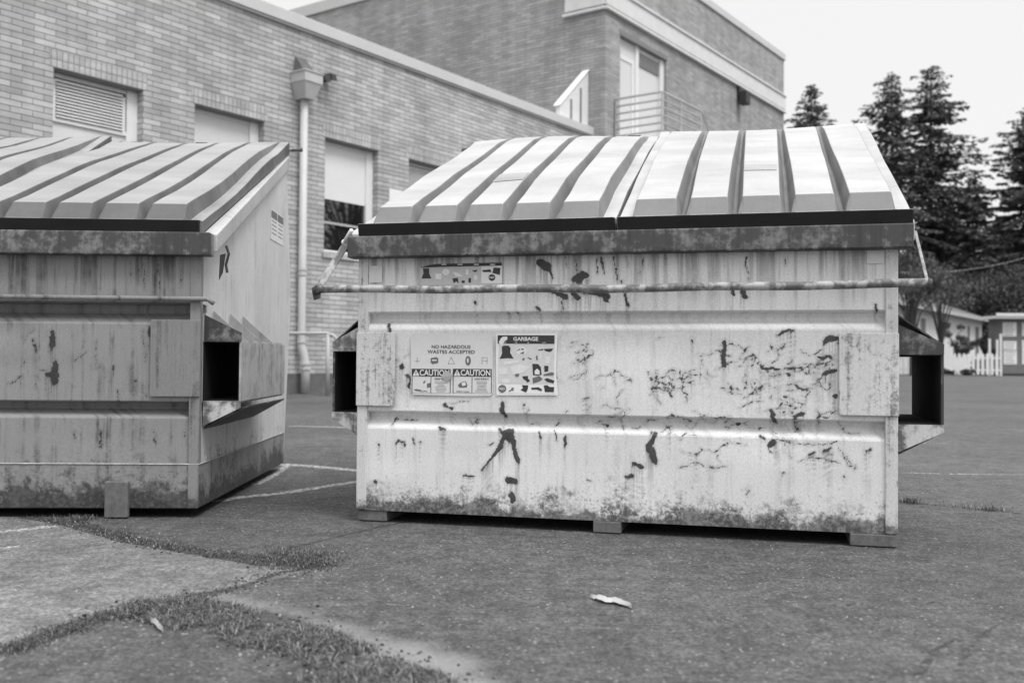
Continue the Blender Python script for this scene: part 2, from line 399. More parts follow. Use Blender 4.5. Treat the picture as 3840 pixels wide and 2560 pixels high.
spk = m.rng(vc, .26, .12); c = m.mix(m.math('MULTIPLY', spk, m.rng(m.noise(30, 2), .46, .62, 0., .9)), c, .34)
spk2 = m.rng(m.voro(120), .30, .16); c = m.mix(m.math('MULTIPLY', spk2, .30), c, .30)
dk2 = m.rng(m.voro(96, vec=m.map(loc=(3.3, 1.7, 0))), .32, .18); c = m.mix(m.math('MULTIPLY', dk2, .45), c, .035)
dspk = m.rng(m.voro(38), .17, .1); c = m.mix(m.math('MULTIPLY', dspk, m.rng(m.noise(12, 2), .45, .62)), c, .05)
sm = m.rng(m.math('ADD', m.attr('sand'), m.math('MULTIPLY', m.math('SUBTRACT', m.noise(5, 5, .6), .5), .14)), .05, -.06)
c = m.mix(m.math('MULTIPLY', sm, .8), c, m.math('MULTIPLY', m.rng(fn, .3, .7, .85, 1.15), .27))
pm = m.rng(m.math('ADD', m.attr('paint'), m.math('MULTIPLY', m.math('SUBTRACT', m.noise(35, 6, .8), .5), .11)), .004, -.006)
c = m.mix(m.math('MULTIPLY', pm, m.rng(m.noise(45, 5, .85), .46, .54)), c, .50)
cm = m.rng(m.math('ADD', m.attr('crack'), m.math('MULTIPLY', m.math('SUBTRACT', m.noise(22, 6, .75), .5), .024)), .005, -.004)
c = m.mix(m.math('MULTIPLY', cm, .85), c, m.math('MULTIPLY', m.rng(m.noise(40, 5, .75), .38, .62, .3, 2.0), .030))
wm = m.rng(m.math('ADD', m.attr('weeds'), m.math('MULTIPLY', m.math('SUBTRACT', m.noise(9, 6, .7), .5), .16)), .02, -.03)
c = m.mix(m.math('MULTIPLY', wm, .85), c, m.math('MULTIPLY', m.rng(m.noise(30, 5, .75), .38, .62, .25, 2.0), .05))
m.color(c); hb = m.math('ADD', m.math('MULTIPLY', fn, 1.), m.math('MULTIPLY', m.math('ADD', cm, m.math('MULTIPLY', wm, .5)), -1.5))
m.bump(hb, .7, .006); me.materials.append(m.mat)

# ------------------------------------------------------------------ weeds and litter on the asphalt
def blade(mb, x, y, h, lean, a, w_):
    dx, dy = math.cos(a), math.sin(a); px, py = -dy * w_, dx * w_; l1 = lean * .45; l2 = lean
    mb.add([(x-px, y-py, 0), (x+px, y+py, 0), (x+px*.8+dx*l1, y+py*.8+dy*l1, h*.8), (x-px*.8+dx*l1, y-py*.8+dy*l1, h*.8), (x+dx*l2, y+dy*l2, h*.75)],
           [(0,1,2,3), (3,2,4)])
def weed_strip(name, lines, n, spread, hmax, label, seed, dry=.25):
    r = random.Random(seed); mb = MB()
    segs = []; tot = 0
    for pts in lines:
        for a, b in zip(pts[:-1], pts[1:]):
            L = math.dist(a, b); segs.append((a, b, L)); tot += L
    for a, b, L in segs:
        k = int(n * L / tot)
        clump = [r.random() for _ in range(max(1, int(L * 6)))]
        for _ in range(k):
            t = r.choice(clump) + r.gauss(0, .04) if r.random() < .7 else r.random()
            t = min(1, max(0, t)); x = a[0] + (b[0]-a[0])*t + r.gauss(0, spread); y = a[1] + (b[1]-a[1])*t + r.gauss(0, spread)
            h = hmax * (.2 + .9 * r.random() ** 3)
            mb.add([], []); nf = len(mb.f); blade(mb, x, y, h, h * r.uniform(.5, 2.6), r.uniform(0, 2*PI), r.uniform(.0004, .0010))
            if r.random() < dry:
                for i in range(nf, len(mb.f)): mb.m[i] = 1
    o = mb.build(name, [M['grass'], M['grass_dry']]); tag(o, label, 'weeds', kind='stuff'); return o
weed_strip('crack_weeds', [G((130,1195),(300,1238),(460,1266),(620,1290))], 4500, .026, .011, 'thin weeds growing in the long crack in front of the left dumpster', 1)
weed_strip('crack_weeds', [G((600,1290),(680,1290),(745,1298)), G((650,1270),(720,1290))], 5000, .055, .014, 'tuft of weeds where two pavement cracks meet between the dumpsters', 2)
weed_strip('crack_weeds', [G((450,1372),(340,1390),(262,1412),(180,1434),(100,1464),(30,1490))], 4500, .026, .011, 'weeds along the front edge of the pale pavement slab', 3)
weed_strip('crack_weeds', [G((2085,1154),(2130,1158)), G((2062,1152),(2300,1174))], 500, .02, .035, 'small dark weeds in the crack right of the dented dumpster', 4)
weed_strip('crack_weeds', [G((80,1190),(250,1193))], 900, .03, .018, 'weeds at the foot of the left dumpster', 5, .4)
r = random.Random(9); mb = MB(); gb = np.array(grassband); lo, hi = gb.min(0), gb.max(0)
cand = np.array([[r.uniform(lo[0], hi[0]), r.uniform(lo[1], hi[1])] for _ in range(60000)])
sdv = poly_sd(cand, grassband); cl = [(r.uniform(lo[0], hi[0]), r.uniform(lo[1], hi[1]), r.uniform(.02, .08)) for _ in range(420)]
cnt = 0; hole = vnoise(cand, .16, 5) + .6 * vnoise(cand, .06, 6)
for (x, y), s_, ho in zip(cand, sdv, hole):
    if ho < -.60 + max(0, s_ + .05) * 6 or s_ > .02 or not any((x-a)**2 + (y-b)**2 < c_*c_ for a, b, c_ in cl): continue
    h = .008 * (.15 + r.random() ** 2 * 2); nf = len(mb.f); blade(mb, x, y, h, h * r.uniform(.6, 3.2), r.uniform(0, 2*PI), r.uniform(.0004, .0010))
    if r.random() < .42:
        for i in range(nf, len(mb.f)): mb.m[i] = 1
    cnt += 1
o = mb.build('weed_patch', [M['grass'], M['grass_dry']]); tag(o, 'ragged strip of matted grass and moss in the foreground pavement', 'grass', kind='stuff')
def litter(name, pts, width, mat, label, cat, h=.006):
    p0 = [Vector((*gp(*q_), .004)) for q_ in pts]; mb = MB(); p = []
    for a_, b_ in zip(p0[:-1], p0[1:]): p += [a_.lerp(b_, t_ / 4) + Vector((0, 0, h * .5 * abs(math.sin(len(p) * .35)))) for t_ in range(4)]
    p.append(p0[-1])
    n = len(p); V = []; F = []
    for i, a in enumerate(p):
        t = (p[min(i+1, n-1)] - p[max(i-1, 0)]).normalized(); s_ = Vector((-t.y, t.x, 0))
        ww = width * (math.sin(PI * (i + .12) / (n - .76)) ** .8 + .02)
        V += [a - s_*ww, a + Vector((0,0,h)), a + s_*ww, a - Vector((0,0,.002))]
    for i in range(n-1):
        for k in range(4): F.append((i*4+k, i*4+(k+1) % 4, (i+1)*4+(k+1) % 4, (i+1)*4+k))
    F += [(3,2,1,0), tuple((n-1)*4+k for k in range(4))]
    mb.add(V, F); o = mb.build(name, mat); tag(o, label, cat); return o
litter('curled_leaf', [(1356,1373),(1375,1379),(1395,1384),(1412,1384),(1430,1391),(1450,1398)], .014, simple('dry_leaf', .42, .15, 40, .8), 'pale curled leaf lying on the asphalt in front of the right dumpster', 'leaf', .008)
litter('broken_stick', [(345,1428),(355,1437),(366,1447),(374,1454)], .004, simple('bare_stick', .5, .1, 40, .8), 'short pale broken stick lying in the foreground weeds', 'stick', .01)
def crumbs(name, lines, n, spread, smin, smax, mat, label, seed):
    r = random.Random(seed); mb = MB()
    segs = [(a, b, math.dist(a, b)) for pts in lines for a, b in zip(pts[:-1], pts[1:])]; tot = sum(q_[2] for q_ in segs)
    for a, b, L in segs:
        for _ in range(int(n * L / tot)):
            t = r.random(); x = a[0]+(b[0]-a[0])*t + r.gauss(0, spread); y = a[1]+(b[1]-a[1])*t + r.gauss(0, spread); s_ = r.uniform(smin, smax) * r.uniform(.5, 1); an = r.uniform(0, PI); k = r.randint(4, 6); h = s_ * r.uniform(.4, .9)
            v = [(x + math.cos(an+i*2*PI/k)*s_*r.uniform(.6,1.3), y + math.sin(an+i*2*PI/k)*s_*r.uniform(.6,1.3), -.001) for i in range(k)]
            u_ = [(x + (p_[0]-x)*.6, y + (p_[1]-y)*.6, h) for p_ in v]
            mb.add(v + u_, [(i, (i+1) % k, k+(i+1) % k, k+i) for i in range(k)] + [tuple(range(k, 2*k))])
    o = mb.build(name, mat); tag(o, label, 'rubble', kind='stuff'); return o
band = [G((262,1405),(450,1400),(560,1430),(700,1470),(820,1510),(980,1580)), G((600,1440),(760,1500),(900,1560))]
crk = [G((60,1186),(160,1200),(300,1240),(460,1268),(620,1290),(740,1300)), G((450,1370),(340,1388),(262,1410),(180,1432),(100,1462),(30,1490)), G((700,1296),(640,1315),(560,1345),(450,1370))]
mdk = leaf_mat('dark_crumbs', .06, .8); mlt = leaf_mat('pale_crumbs', .20, .6)
crumbs('asphalt_crumbs', band, 800, .06, .002, .007, mdk, 'dark crumbled asphalt strewn along the foreground strip', 31)
crumbs('asphalt_crumbs', band, 420, .07, .002, .007, mlt, 'pale gravel crumbs mixed in the foreground strip', 32)
crumbs('asphalt_crumbs', crk, 1000, .03, .002, .006, mdk, 'dark crumbs lying in the long pavement cracks', 33)
crumbs('asphalt_crumbs', crk, 500, .05, .002, .006, mlt, 'pale gravel crumbs beside the long pavement cracks', 34)
mb = MB(); r = random.Random(4)
pebmat = simple('pale_pebble', .27, .2, 40, .8)
for _ in range(1000):
    x = r.uniform(-2.2, 3.4); y = r.uniform(1.75, 3.3) if r.random() < .8 else r.uniform(3.3, 6)
    s_ = .0010 + .0032 * r.random() ** 3; h = s_ * r.uniform(.5, 1); a = r.uniform(0, PI)
    v = [(x + math.cos(a+k*PI/3)*s_*r.uniform(.7,1.3), y + math.sin(a+k*PI/3)*s_*r.uniform(.7,1.3), 0) for k in range(6)]
    mb.add(v + [(x, y, h)], [(k, (k+1) % 6, 6) for k in range(6)])
o = mb.build('loose_grit', pebmat); tag(o, 'pale grit and tiny stones scattered over the asphalt', 'grit', kind='stuff')

# ------------------------------------------------------------------ lettering
def text2d(s, bold=0.):
    cu = bpy.data.curves.new('t', 'FONT'); cu.body = s; cu.size = 1; cu.align_x = 'CENTER'; cu.align_y = 'CENTER'; cu.offset = bold
    cu.resolution_u = 3
    o = bpy.data.objects.new('t', cu); col.objects.link(o)
    dg = bpy.context.evaluated_depsgraph_get(); me = o.evaluated_get(dg).to_mesh()
    v = [(a.co.x, a.co.y) for a in me.vertices]; f = [tuple(p.vertices) for p in me.polygons]
    o.evaluated_get(dg).to_mesh_clear(); bpy.data.objects.remove(o); bpy.data.curves.remove(cu)
    return v, f

# ------------------------------------------------------------------ dumpsters
def vgroove(z0, z1, dep):                         # from z0 (bottom) to z1 (top): faces up, then down
    zm = z0 + (z1 - z0) * .55                      # lower face slopes up and in, upper face overhangs
    return [(z0, 0), (z0 + .006, .002), (zm - .004, dep - .004), (zm + .004, dep), (z1 - .010, dep - .004), (z1 - .004, .003), (z1, 0)]

def front_grid(mb_name, W, zlo, zhi, grooves, dx=.006):
    zs = [zlo]; ys = [0.]
    prof = [(zlo, 0)]
    for g in grooves: prof += vgroove(*g)
    prof.append((zhi, 0))
    for (a, ya), (b, yb) in zip(prof[:-1], prof[1:]):
        n = max(1, int((b - a) / dx)) if abs(yb - ya) < .004 else max(2, int((b-a)/dx))
        for k in range(1, n + 1): zs.append(a + (b-a)*k/n); ys.append(ya + (yb-ya)*k/n)
    return np.array(zs), np.array(ys)

def make_dumpster(name, origin, rz, label, side, p):
    root = empty(name, origin, rz, label, 'dumpster', 'steel dumpsters standing side by side on the asphalt')
    W, Dp = p['W'], p['D']; zl = p['low']; zh = .96; dx = p['dx']
    # body: front sheet with two pressed grooves, closed by sides, back and floor
    zs, ys = front_grid('f', W, zl, zh, p['grooves'], dx)
    nxg = int(W / dx) + 1; xs = np.linspace(0, W, nxg)
    # shallow dents
    Xg, Zg = np.meshgrid(xs, zs); Yg = np.repeat(ys[:, None], nxg, 1)
    rr = np.random.RandomState(p['seed'])
    for _ in range(26):
        cx, cz, sx, sz, a = rr.uniform(0, W), rr.uniform(.1, .9), rr.uniform(.06, .28), rr.uniform(.03, .12), rr.uniform(-.003, .006)
        Yg = Yg + a * np.exp(-((Xg-cx)/sx)**2 - ((Zg-cz)/sz)**2)
    nz = len(zs); V = np.column_stack([Xg.ravel(), Yg.ravel(), Zg.ravel()]).tolist()
    ii = np.arange(nz*nxg).reshape(nz, nxg)
    F = np.stack([ii[:-1,:-1], ii[:-1,1:], ii[1:,1:], ii[1:,:-1]], -1).reshape(-1, 4).tolist()
    mb = MB(); mb.add(V, F, 0)
    prof = [(0.012, zl)] + [(y_ + .012, z_) for g_ in p['grooves'] for z_, y_ in vgroove(*g_)] + [(0.012, zh), (Dp, p['hb'] - .07), (Dp + p['bul'], 1.0), (Dp + p['bul'], .8), (Dp, zl)]
    mb.prism(prof, 0, .0005, W - .0005, 1)
    body = mb.build('body', [p['mat'], p['side_mat']], root)
    marks = seg_dist(warp(np.array([(v[0], v[2]) for v in mb.v]), [(.05, .005), (.015, .0032), (.008, .0026)], p['seed']), p['marks']); set_attr(body, 'peel', marks)
    bigm = [(a_, b_) for a_, b_ in p['marks'] if max(b_ if isinstance(b_, list) else [b_]) > .0032]; PW = warp(np.array([(v[0], v[2]) for v in mb.v]), [(.05, .005), (.015, .0032)], p['seed'])
    run = np.zeros(len(mb.v))
    for d_ in (.008, .02, .035, .05, .07, .09):
        run = np.maximum(run, np.clip(-seg_dist(PW + np.array([0, d_]), bigm) / .003 + .3, 0, 1) * (1 - d_ / .11))
    set_attr(body, 'run', run)
    # corner posts, each side
    for x0, x1 in ((-.004, .034), (W - .034, W + .004)):
        mb = MB(); mb.box(x0, x1, -.007, .03, zl + .001, zh - .002); mb.build('corner_post', p['post_mat'], root, bevel=.003)
    # rim
    mb = MB(); mb.box(-.03 - p['rx'], W + .045, -.05, .012, zh - .005 + p['dz']*.5, 1.04 + p['dz']); mb.build('front_rim', p['rim_mat'], root, bevel=.004)
    sl_ = (p['hb'] - 1.04) / (Dp - 0.)
    for x0, x1 in ((-.056, .0), (W, W + .056)):
        mb = MB(); tp = .044 if x1 > W else 0; tq = .044 if x0 < 0 else 0; y0 = .0125; y1 = Dp + .01; z = lambda y: 1.035 + sl_ * y
        mb.hexa([(x0,y0,z(y0)-.066),(x1,y0,z(y0)-.066),(x1-tp,y1,z(y1)-.066),(x0+tq,y1,z(y1)-.066),(x0,y0,z(y0)),(x1,y0,z(y0)),(x1-tp,y1,z(y1)),(x0+tq,y1,z(y1))])
        mb.build('side_rim', M['rim_clean'], root, bevel=.004)
    # fork pockets
    a0, a1 = p['pock']; zb, zt = p['pz']
    for sgn, e in ((-1, p['eL']), (1, p['eR'])):
        X = (lambda t: -t) if sgn < 0 else (lambda t: W + t)
        root_p = MB(); th = .008
        def bx(mb, t0, t1, y0, y1, z0, z1):
            xa, xb = sorted((X(t0), X(t1))); mb.box(xa, xb, y0, y1, z0, z1)
        bx(root_p, e - th, e, a0, a1, zb, zt + (.0 if p['fins'] else .03))                       # outer plate
        bx(root_p, .0045, e - th - .0005, a0 + .001, a1, zb - th, zb)      # floor
        bx(root_p, .0045, e - th - .0005, a0 + .001, a1, zt, zt + th)      # roof
        # sloping hood and underside
        def slab(mb, t0, z0, t1, z1, y0, y1, th_=.006):
            pp = [(X(t0), y0, z0), (X(t1), y0, z1), (X(t1), y1, z1), (X(t0), y1, z0)]
            mb.hexa([(q_[0], q_[1], q_[2]-th_) for q_ in pp] + pp)
        if not p['fins']: slab(root_p, .0045, zt + .135, e, zt + .034, a0, a1)
        slab(root_p, .0045, zb - .10, e, zb - .022, a0 + .02, a1); root_p.m[-6:] = [2]*6; ns_ = len(root_p.f)  # underside in dark sleeve paint, its shade put into the colour
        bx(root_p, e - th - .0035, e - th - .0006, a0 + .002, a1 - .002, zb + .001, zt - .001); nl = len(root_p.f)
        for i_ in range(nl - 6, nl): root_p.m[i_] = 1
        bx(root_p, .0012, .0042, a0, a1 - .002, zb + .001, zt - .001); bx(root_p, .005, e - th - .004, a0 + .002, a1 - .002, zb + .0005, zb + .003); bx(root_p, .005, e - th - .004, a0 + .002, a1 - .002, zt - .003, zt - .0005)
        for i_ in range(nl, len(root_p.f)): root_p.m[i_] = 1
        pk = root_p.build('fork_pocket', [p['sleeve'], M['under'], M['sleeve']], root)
        mb = MB()
        for ya in ([a0 - .006] if True else []):
            poly = [(X(.0045), zt + .1), (X(e), zt + .034), (X(e), zt + .001), (X(.0045), zt + .001)]
            mb.prism(poly, 1, ya, ya + .005)
        g = mb.build('hood_plate', p['hood'][0 if sgn < 0 else 1], pk)
        mb = MB(); poly = [(X(.0045), zb - .001), (X(e), zb - .001), (X(e), zb - .024), (X(.0045), zb - .093)]
        mb.prism(poly, 1, a0 - .006, a0 - .001); mb.build('lower_gusset', p['gus'], pk)
        if p['fins']:
            for yf in (a0 + .12, a0 + .38, a0 + .60):
                mb = MB(); mb.prism([(X(.0045), zt + .009), (X(e - .012), zt + .009), (X(.0045), zt + .12)], 1, yf, yf + .007)
                mb.build('fin', M['fin'], pk)
        # doubling plate on the front by the pocket
        xa, xb = p['plates'][0 if sgn < 0 else 1]
        mb = MB(); mb.box(xa, xb, -.0135, -.0075, p['plz'][0], p['plz'][1]); mb.build('pocket_plate', p['plate'], root, bevel=.002)
    # hollow inside pocket mouth: shade put in as near-black liners; body side lies behind
    # lids
    for k, (l0, l1) in enumerate(p['lids']):
        Wd = l1 - l0; gpos = [.21 + .1685 * i for i in range(4)] if not p['mir'][k] else [Wd - .21 - .1685 * (3 - i) for i in range(4)]
        gt, gb_ = .023, .006
        edgeL, edgeR = .046, Wd - .046; es = .014
        xb_ = [0, edgeL, edgeL + es]
        for g in gpos: xb_ += [g - gt, g - gb_, g + gb_, g + gt]
        xb_ += [edgeR - es, edgeR, Wd]
        # subdivide
        xs_ = []
        for a, b in zip(xb_[:-1], xb_[1:]):
            n = max(1, int((b-a) / .03)); xs_ += [a + (b-a)*i/n for i in range(n)]
        xs_.append(Wd); xs_ = np.array(xs_)
        yb_ = [-.052, -.030, .008, .12, .30, .5, .7, .86, .93, 1.0, 1.2, 1.36, p['lD'] - .02, p['lD']]
        lens = p['lens']
        def base(y):                               # panel-top profile
            return np.interp(y, [-.052, .008, .45, .86, 1.1, 1.3, p['lD']], [1.118 + p['dz'], 1.150 + p['dz']] + p['crown'] + [lens[1]]) + p['lift'][k] * max(0, y)
        def rx_(x):                                # 1 on panels, 0 in grooves and edges
            r_ = np.interp(x, [edgeL, edgeL + es], [0, 1]) * np.interp(x, [edgeR - es, edgeR], [1, 0])
            for g in gpos:
                r_ = r_ * (1 - np.interp(np.abs(x - g), [gb_, gt], [1, 0]))
            return r_
        rr2 = np.random.RandomState(p['seed'] + k); ph = rr2.uniform(0, 6, 4)
        V = []; Z0 = []; gset = set(); xs_i = np.array(xs_)
        def nx_(x, y):
            for g in gpos:
                if abs(x - g) < gt + .001: return g + (x - g) * float(np.interp(y, [.1, p['lD']], [1.05, .62]))
            return x
        for y in yb_:
            b_ = float(base(y)); dep = float(np.interp(y, [-.052, .008, .8, p['lD'] - .12, p['lD'] - .02], [.038, .062, .046, .026, .0]))
            if y <= -.030: up = 0
            else: up = 1
            for x in xs_:
                rr_ = float(rx_(x)) if up else 0.
                z_ = b_ - dep * (1 - rr_)
                if y <= -.030: z_ = (1.086 if y > -.05 else 1.084) + p['dz']
                wv = .009 * math.sin(x * 5 + ph[0] + y * 2) + .004 * math.sin(y * 7 + ph[1] + x * 3)
                z_ += wv * (1 if y > .2 else 0)
                V.append((l0 + nx_(x, y), y, z_))
        nX = len(xs_); F = []; MI = []
        fr_ = rx_((xs_[:-1] + xs_[1:]) / 2)
        for j in range(len(yb_) - 1):
            for i in range(nX - 1):
                F.append((j*nX+i, j*nX+i+1, (j+1)*nX+i+1, (j+1)*nX+i))
                MI.append(1 if (j == 1 or (fr_[i] < .97 and edgeL < (xs_[i]+xs_[i+1])/2 < edgeR)) else 0)  # groove walls take the darker plastic, their shade put into the colour
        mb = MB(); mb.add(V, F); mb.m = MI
        b0 = len(mb.v)
        # skirt: down and under at the front and the two sides
        per = [(j*nX) for j in range(len(yb_)-1, -1, -1)] + list(range(1, nX)) + [j*nX+nX-1 for j in range(1, len(yb_))]
        low_ = []
        for vi in per:
            x, y, z_ = V[vi]; fy = y if y > -.05 else y + .010
            drop = .045 if y < .02 else max(.030, z_ - (1.035 + sl_ * y + .006) - p['lift'][k] * y)
            low_.append((x, fy, z_ - drop)); 
        mb.v += low_
        nP = len(per)
        for i in range(nP - 1):
            mb.f.append((per[i], b0 + i, b0 + i + 1, per[i+1])); mb.m.append(2 if len(yb_) - 2 < i < nP - len(yb_) + 1 else 1)
        # underside
        b1 = len(mb.v); mb.v += [(l0 + .02, 0, 1.07), (l1 - .02, 0, 1.07), (l1 - .02, p['lD'], lens[1] - .06), (l0 + .02, p['lD'], lens[1] - .06)]
        mb.f.append((b1, b1+3, b1+2, b1+1)); mb.m.append(2)
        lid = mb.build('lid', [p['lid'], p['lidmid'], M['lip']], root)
        b = lid.modifiers.new('bevel', 'BEVEL'); b.width = .009; b.segments = 3; b.limit_method = 'ANGLE'; b.angle_limit = math.radians(18)
        # hinge knuckles at the back
        sc = p['scars'][k]
        if sc:
            x0, x1, y0, y1 = sc; vv = []; n_ = 6
            for j_ in range(n_ + 1):
                for i_ in range(n_ + 1):
                    x = x0 + (x1-x0)*i_/n_; y = y0 + (y1-y0)*j_/n_
                    zz_ = float(np.interp(y, yb_, [float(base(q_)) for q_ in yb_])) + (.009 * math.sin(x * 5 + ph[0] + y * 2) + .004 * math.sin(y * 7 + ph[1] + x * 3)) * (1 if y > .2 else 0)
                    vv.append((l0 + x, y, zz_ + .0018))
            mb = MB(); mb.add(vv, [(j_*(n_+1)+i_, j_*(n_+1)+i_+1, (j_+1)*(n_+1)+i_+1, (j_+1)*(n_+1)+i_) for j_ in range(n_) for i_ in range(n_)])
            mb.build('label_scar', M['scar'], lid)
        for hx in (.12, Wd/2, Wd - .12):
            mb = MB(); mb.box(l0 + hx - .03, l0 + hx + .03, p['lD'] - .01, p['lD'] + .045, lens[1] - .055, lens[1] - .005); mb.build('hinge', M['black'], lid)
    mb = MB(); mb.tube([(-.07, p['lD'] + .02, lens[1] - .03), (W + .07, p['lD'] + .02, lens[1] - .03)], .011)
    mb.build('hinge_rod', M['bar'], root, smooth=True)
    # skids
    for x0, x1, y0 in p['skids']:
        mb = MB(); mb.box(x0, x1, y0, Dp - .03, .003, zl - .001); mb.build('skid', M['skid'], root, bevel=.003)
    return root

PLx = 14.0
RO = Vector((-.553, 3.607, 0)); RU = Vector((math.cos(math.radians(PLx)), -math.sin(math.radians(PLx)), 0)); RV = Vector((-RU.y, RU.x, 0))
def FR(x, y, off=0.):                              # photo pixel -> (u, h) on the right dumpster's front
    q_ = on_plane(x, y, RO - RV * off, RV) - RO; return (q_.dot(RU), q_.z)
LA = math.radians(2.0); LU = Vector((math.cos(LA), math.sin(LA), 0)); LV = Vector((-LU.y, LU.x, 0))
LC = Vector((-1.146, 3.65, 0)); LO = LC - LU * 1.83
def FL(x, y):
    q_ = on_plane(x, y, LO, LV) - LO; return (q_.dot(LU), q_.z)
DM = .0015
def marks_of(fn, items):
    return [([fn(*D2(*p_)) for p_ in pts], ([w_*DM/2 for w_ in ww] if isinstance(ww, (list, tuple)) else ww*DM/2)) for pts, ww in items]
R_items = [([(1142,984),(1152,990),(1163,997)], [5,10,16]), ([(1163,997),(1172,994)], [22,20]),
  ([(1160,1000),(1150,1022),(1138,1040),(1122,1060),(1105,1081)], [16,12,8,7,4]), ([(1172,996),(1180,1022),(1190,1058)], [18,12,11]),
  ([(1166,1003),(1170,1020)], [12,4]), ([(1120,1020),(1135,1016)], 3),
  ([(1167,1104),(1182,1104)], 16), ([(1176,1138),(1178,1150)], 13), ([(1153,927),(1157,955)], [8,10]), ([(1299,1002),(1297,1026)], [8,6]),
  ([(1275,992),(1278,1012)], 4), ([(1240,996),(1241,1008)], 6), ([(908,1018),(914,1012),(925,1014),(928,1022)], 5), ([(947,1005),(952,1018)], 4),
  ([(1010,982),(1022,984)], 8), ([(966,1014)], 7), ([(862,1108)], 9), ([(868,1022)], 8), ([(1662,785),(1664,812),(1660,838)], [9,12,10]),
  ([(1505,998),(1500,1012),(1490,1028),(1500,1056)], [7,12,14,8]), ([(1455,1064),(1476,1072)], 9), ([(1440,1094),(1456,1090)], 8),
  ([(1500,1030),(1506,1060)], 7), ([(1240,603),(1252,615)], [16,22]), ([(1255,620),(1270,640)], [10,4]), ([(1318,640),(1345,632)], [10,18]), ([(1330,640),(1340,628)], 18),
  ([(1325,596),(1330,625)], 3), ([(1262,668),(1300,680)], [8,14]), ([(1320,672),(1330,683)], 12), ([(1345,672),(1392,678)], [10,16]), ([(1385,680),(1390,690)], 12),
  ([(1290,690),(1294,705)], 5), ([(1430,640),(1438,690)], 3), ([(1437,672),(1442,700)], 7), ([(1235,705),(1242,712)], 6), ([(1682,668),(1684,680)], 9),
  ([(1708,668),(1714,680)], 11), ([(1717,590),(1713,612),(1718,640)], [5,3,2]), ([(1380,590),(1388,625)], 4), ([(1410,590),(1420,640)], 4), ([(1468,625)], 4),
  ([(1785,770),(1800,763),(1826,757)], [4,8,5]), ([(1890,787),(1900,777),(1922,774)], [4,14,10]), ([(1882,819),(1908,818)], 7), ([(1894,858),(1908,850),(1924,850)], [6,11,9]),
  ([(1752,848),(1770,845),(1790,851)], [5,8,4]), ([(1918,911)], 10), ([(1826,958),(1842,950)], 11), ([(1771,938),(1776,952),(1779,964)], [8,14,8]),
  ([(1768,1022),(1782,1012)], 8), ([(1748,1000),(1756,1008)], 7), ([(1890,1038),(1908,1030)], 7), ([(1856,1043),(1870,1040)], 6), ([(1990,1040),(1998,1034)], 6),
  ([(1834,1060),(1865,1050),(1900,1056),(1925,1062)], 2), ([(1790,1011),(1840,1020),(1890,1020),(1930,1014)], 2.4), ([(1560,1072),(1600,1064),(1640,1076),(1665,1074)], 2),
  ([(1590,780),(1594,786)], 5), ([(1022,930),(1040,938)], 6), ([(935,860),(945,875),(940,890)], [9,5,9]), ([(940,890),(960,905)], 3), ([(922,843)], 12),
  ([(900,965),(950,963)], 3), ([(905,960),(898,978)], 4), ([(1215,940),(1208,950)], 3), ([(1060,1090),(1085,1095)], 5), ([(1190,720)], 5), ([(1089,692)], 8), ([(1165,720)], 5),
  ([(1350,1100),(1356,1104)], 4), ([(1720,1130)], 4), ([(1938,1096)], 7), ([(1798,1084)], 5), ([(1640,960)], 4),
  ([(890,745),(895,760)], 7), ([(2010,700),(2012,712)], 6)]
def crackle(seed, box, n, step, w_, vert=.25):
    r = random.Random(seed); out = []
    for _ in range(n):
        x, y = r.uniform(box[0], box[2]), r.uniform(box[1], box[3]); a = r.choice((0, PI)) + r.gauss(0, .4)
        if r.random() < vert: a = PI/2 + r.gauss(0, .5)
        pts = [(x, y)]; ww = [w_ * .5]
        hz_ = 0 if abs(math.cos(a)) > .6 else 1; dir0 = a
        for _ in range(r.randint(2, 9)):
            a = dir0 + (a - dir0) * .5 + r.gauss(0, .55); x += math.cos(a) * step; y += math.sin(a) * step * .8; pts.append((x, y)); ww.append(w_ * r.choice((.4, .7, 1, 1, 1.8, 3.6 if r.random() < .3 else 1)))
        out.append((pts, ww))
    return out
R_items += crackle(1, (1660, 790, 1925, 960), 62, 8, 1.7) + crackle(2, (1500, 850, 1580, 905), 34, 5, 1.4) + crackle(3, (1310, 780, 1370, 880), 12, 6, 1.6)
R_items += crackle(4, (1330, 840, 1640, 960), 16, 7, 1.4) + crackle(5, (1560, 980, 1960, 1060), 12, 8, 1.6) + crackle(6, (1000, 960, 1950, 985), 14, 8, 1.7, 0)
R_items += crackle(7, (860, 760, 2040, 1100), 22, 6, 1.4)
R_items += [([(x, 592), (x, 592 + k)], [3, 1]) for x, k in ((1300, 20), (1372, 36), (1440, 18), (1475, 30), (1532, 12), (1805, 16))]
L_items = [([(118,766),(120,775)], [12,14]), ([(118,776),(122,798),(121,806)], [16,13,5]), ([(124,832),(124,845)], [14,20]), ([(110,862),(126,860)], [12,22]), ([(124,862),(126,878)], [20,14]), ([(340,740),(346,770)], [4,9]),
  ([(395,785),(404,808)], [8,4]), ([(75,780),(80,805)], 5), ([(262,840),(260,860)], 4), ([(92,850),(108,853)], 3), ([(220,780),(222,840)], 2), ([(330,760),(335,830)], 2.5), ([(272,930),(270,900)], 4)]
L_items += crackle(12, (0, 720, 440, 900), 16, 5, 1.4, .6) + [([(x, 990), (x+1, 990+random.Random(x).uniform(8, 40))], 3) for x in (172, 228, 230, 356, 420)]
L_items += [([(x, 600), (x + 2, 600 + random.Random(x).uniform(20, 70))], 1.6) for x in (205, 300, 318, 330, 362, 415)]

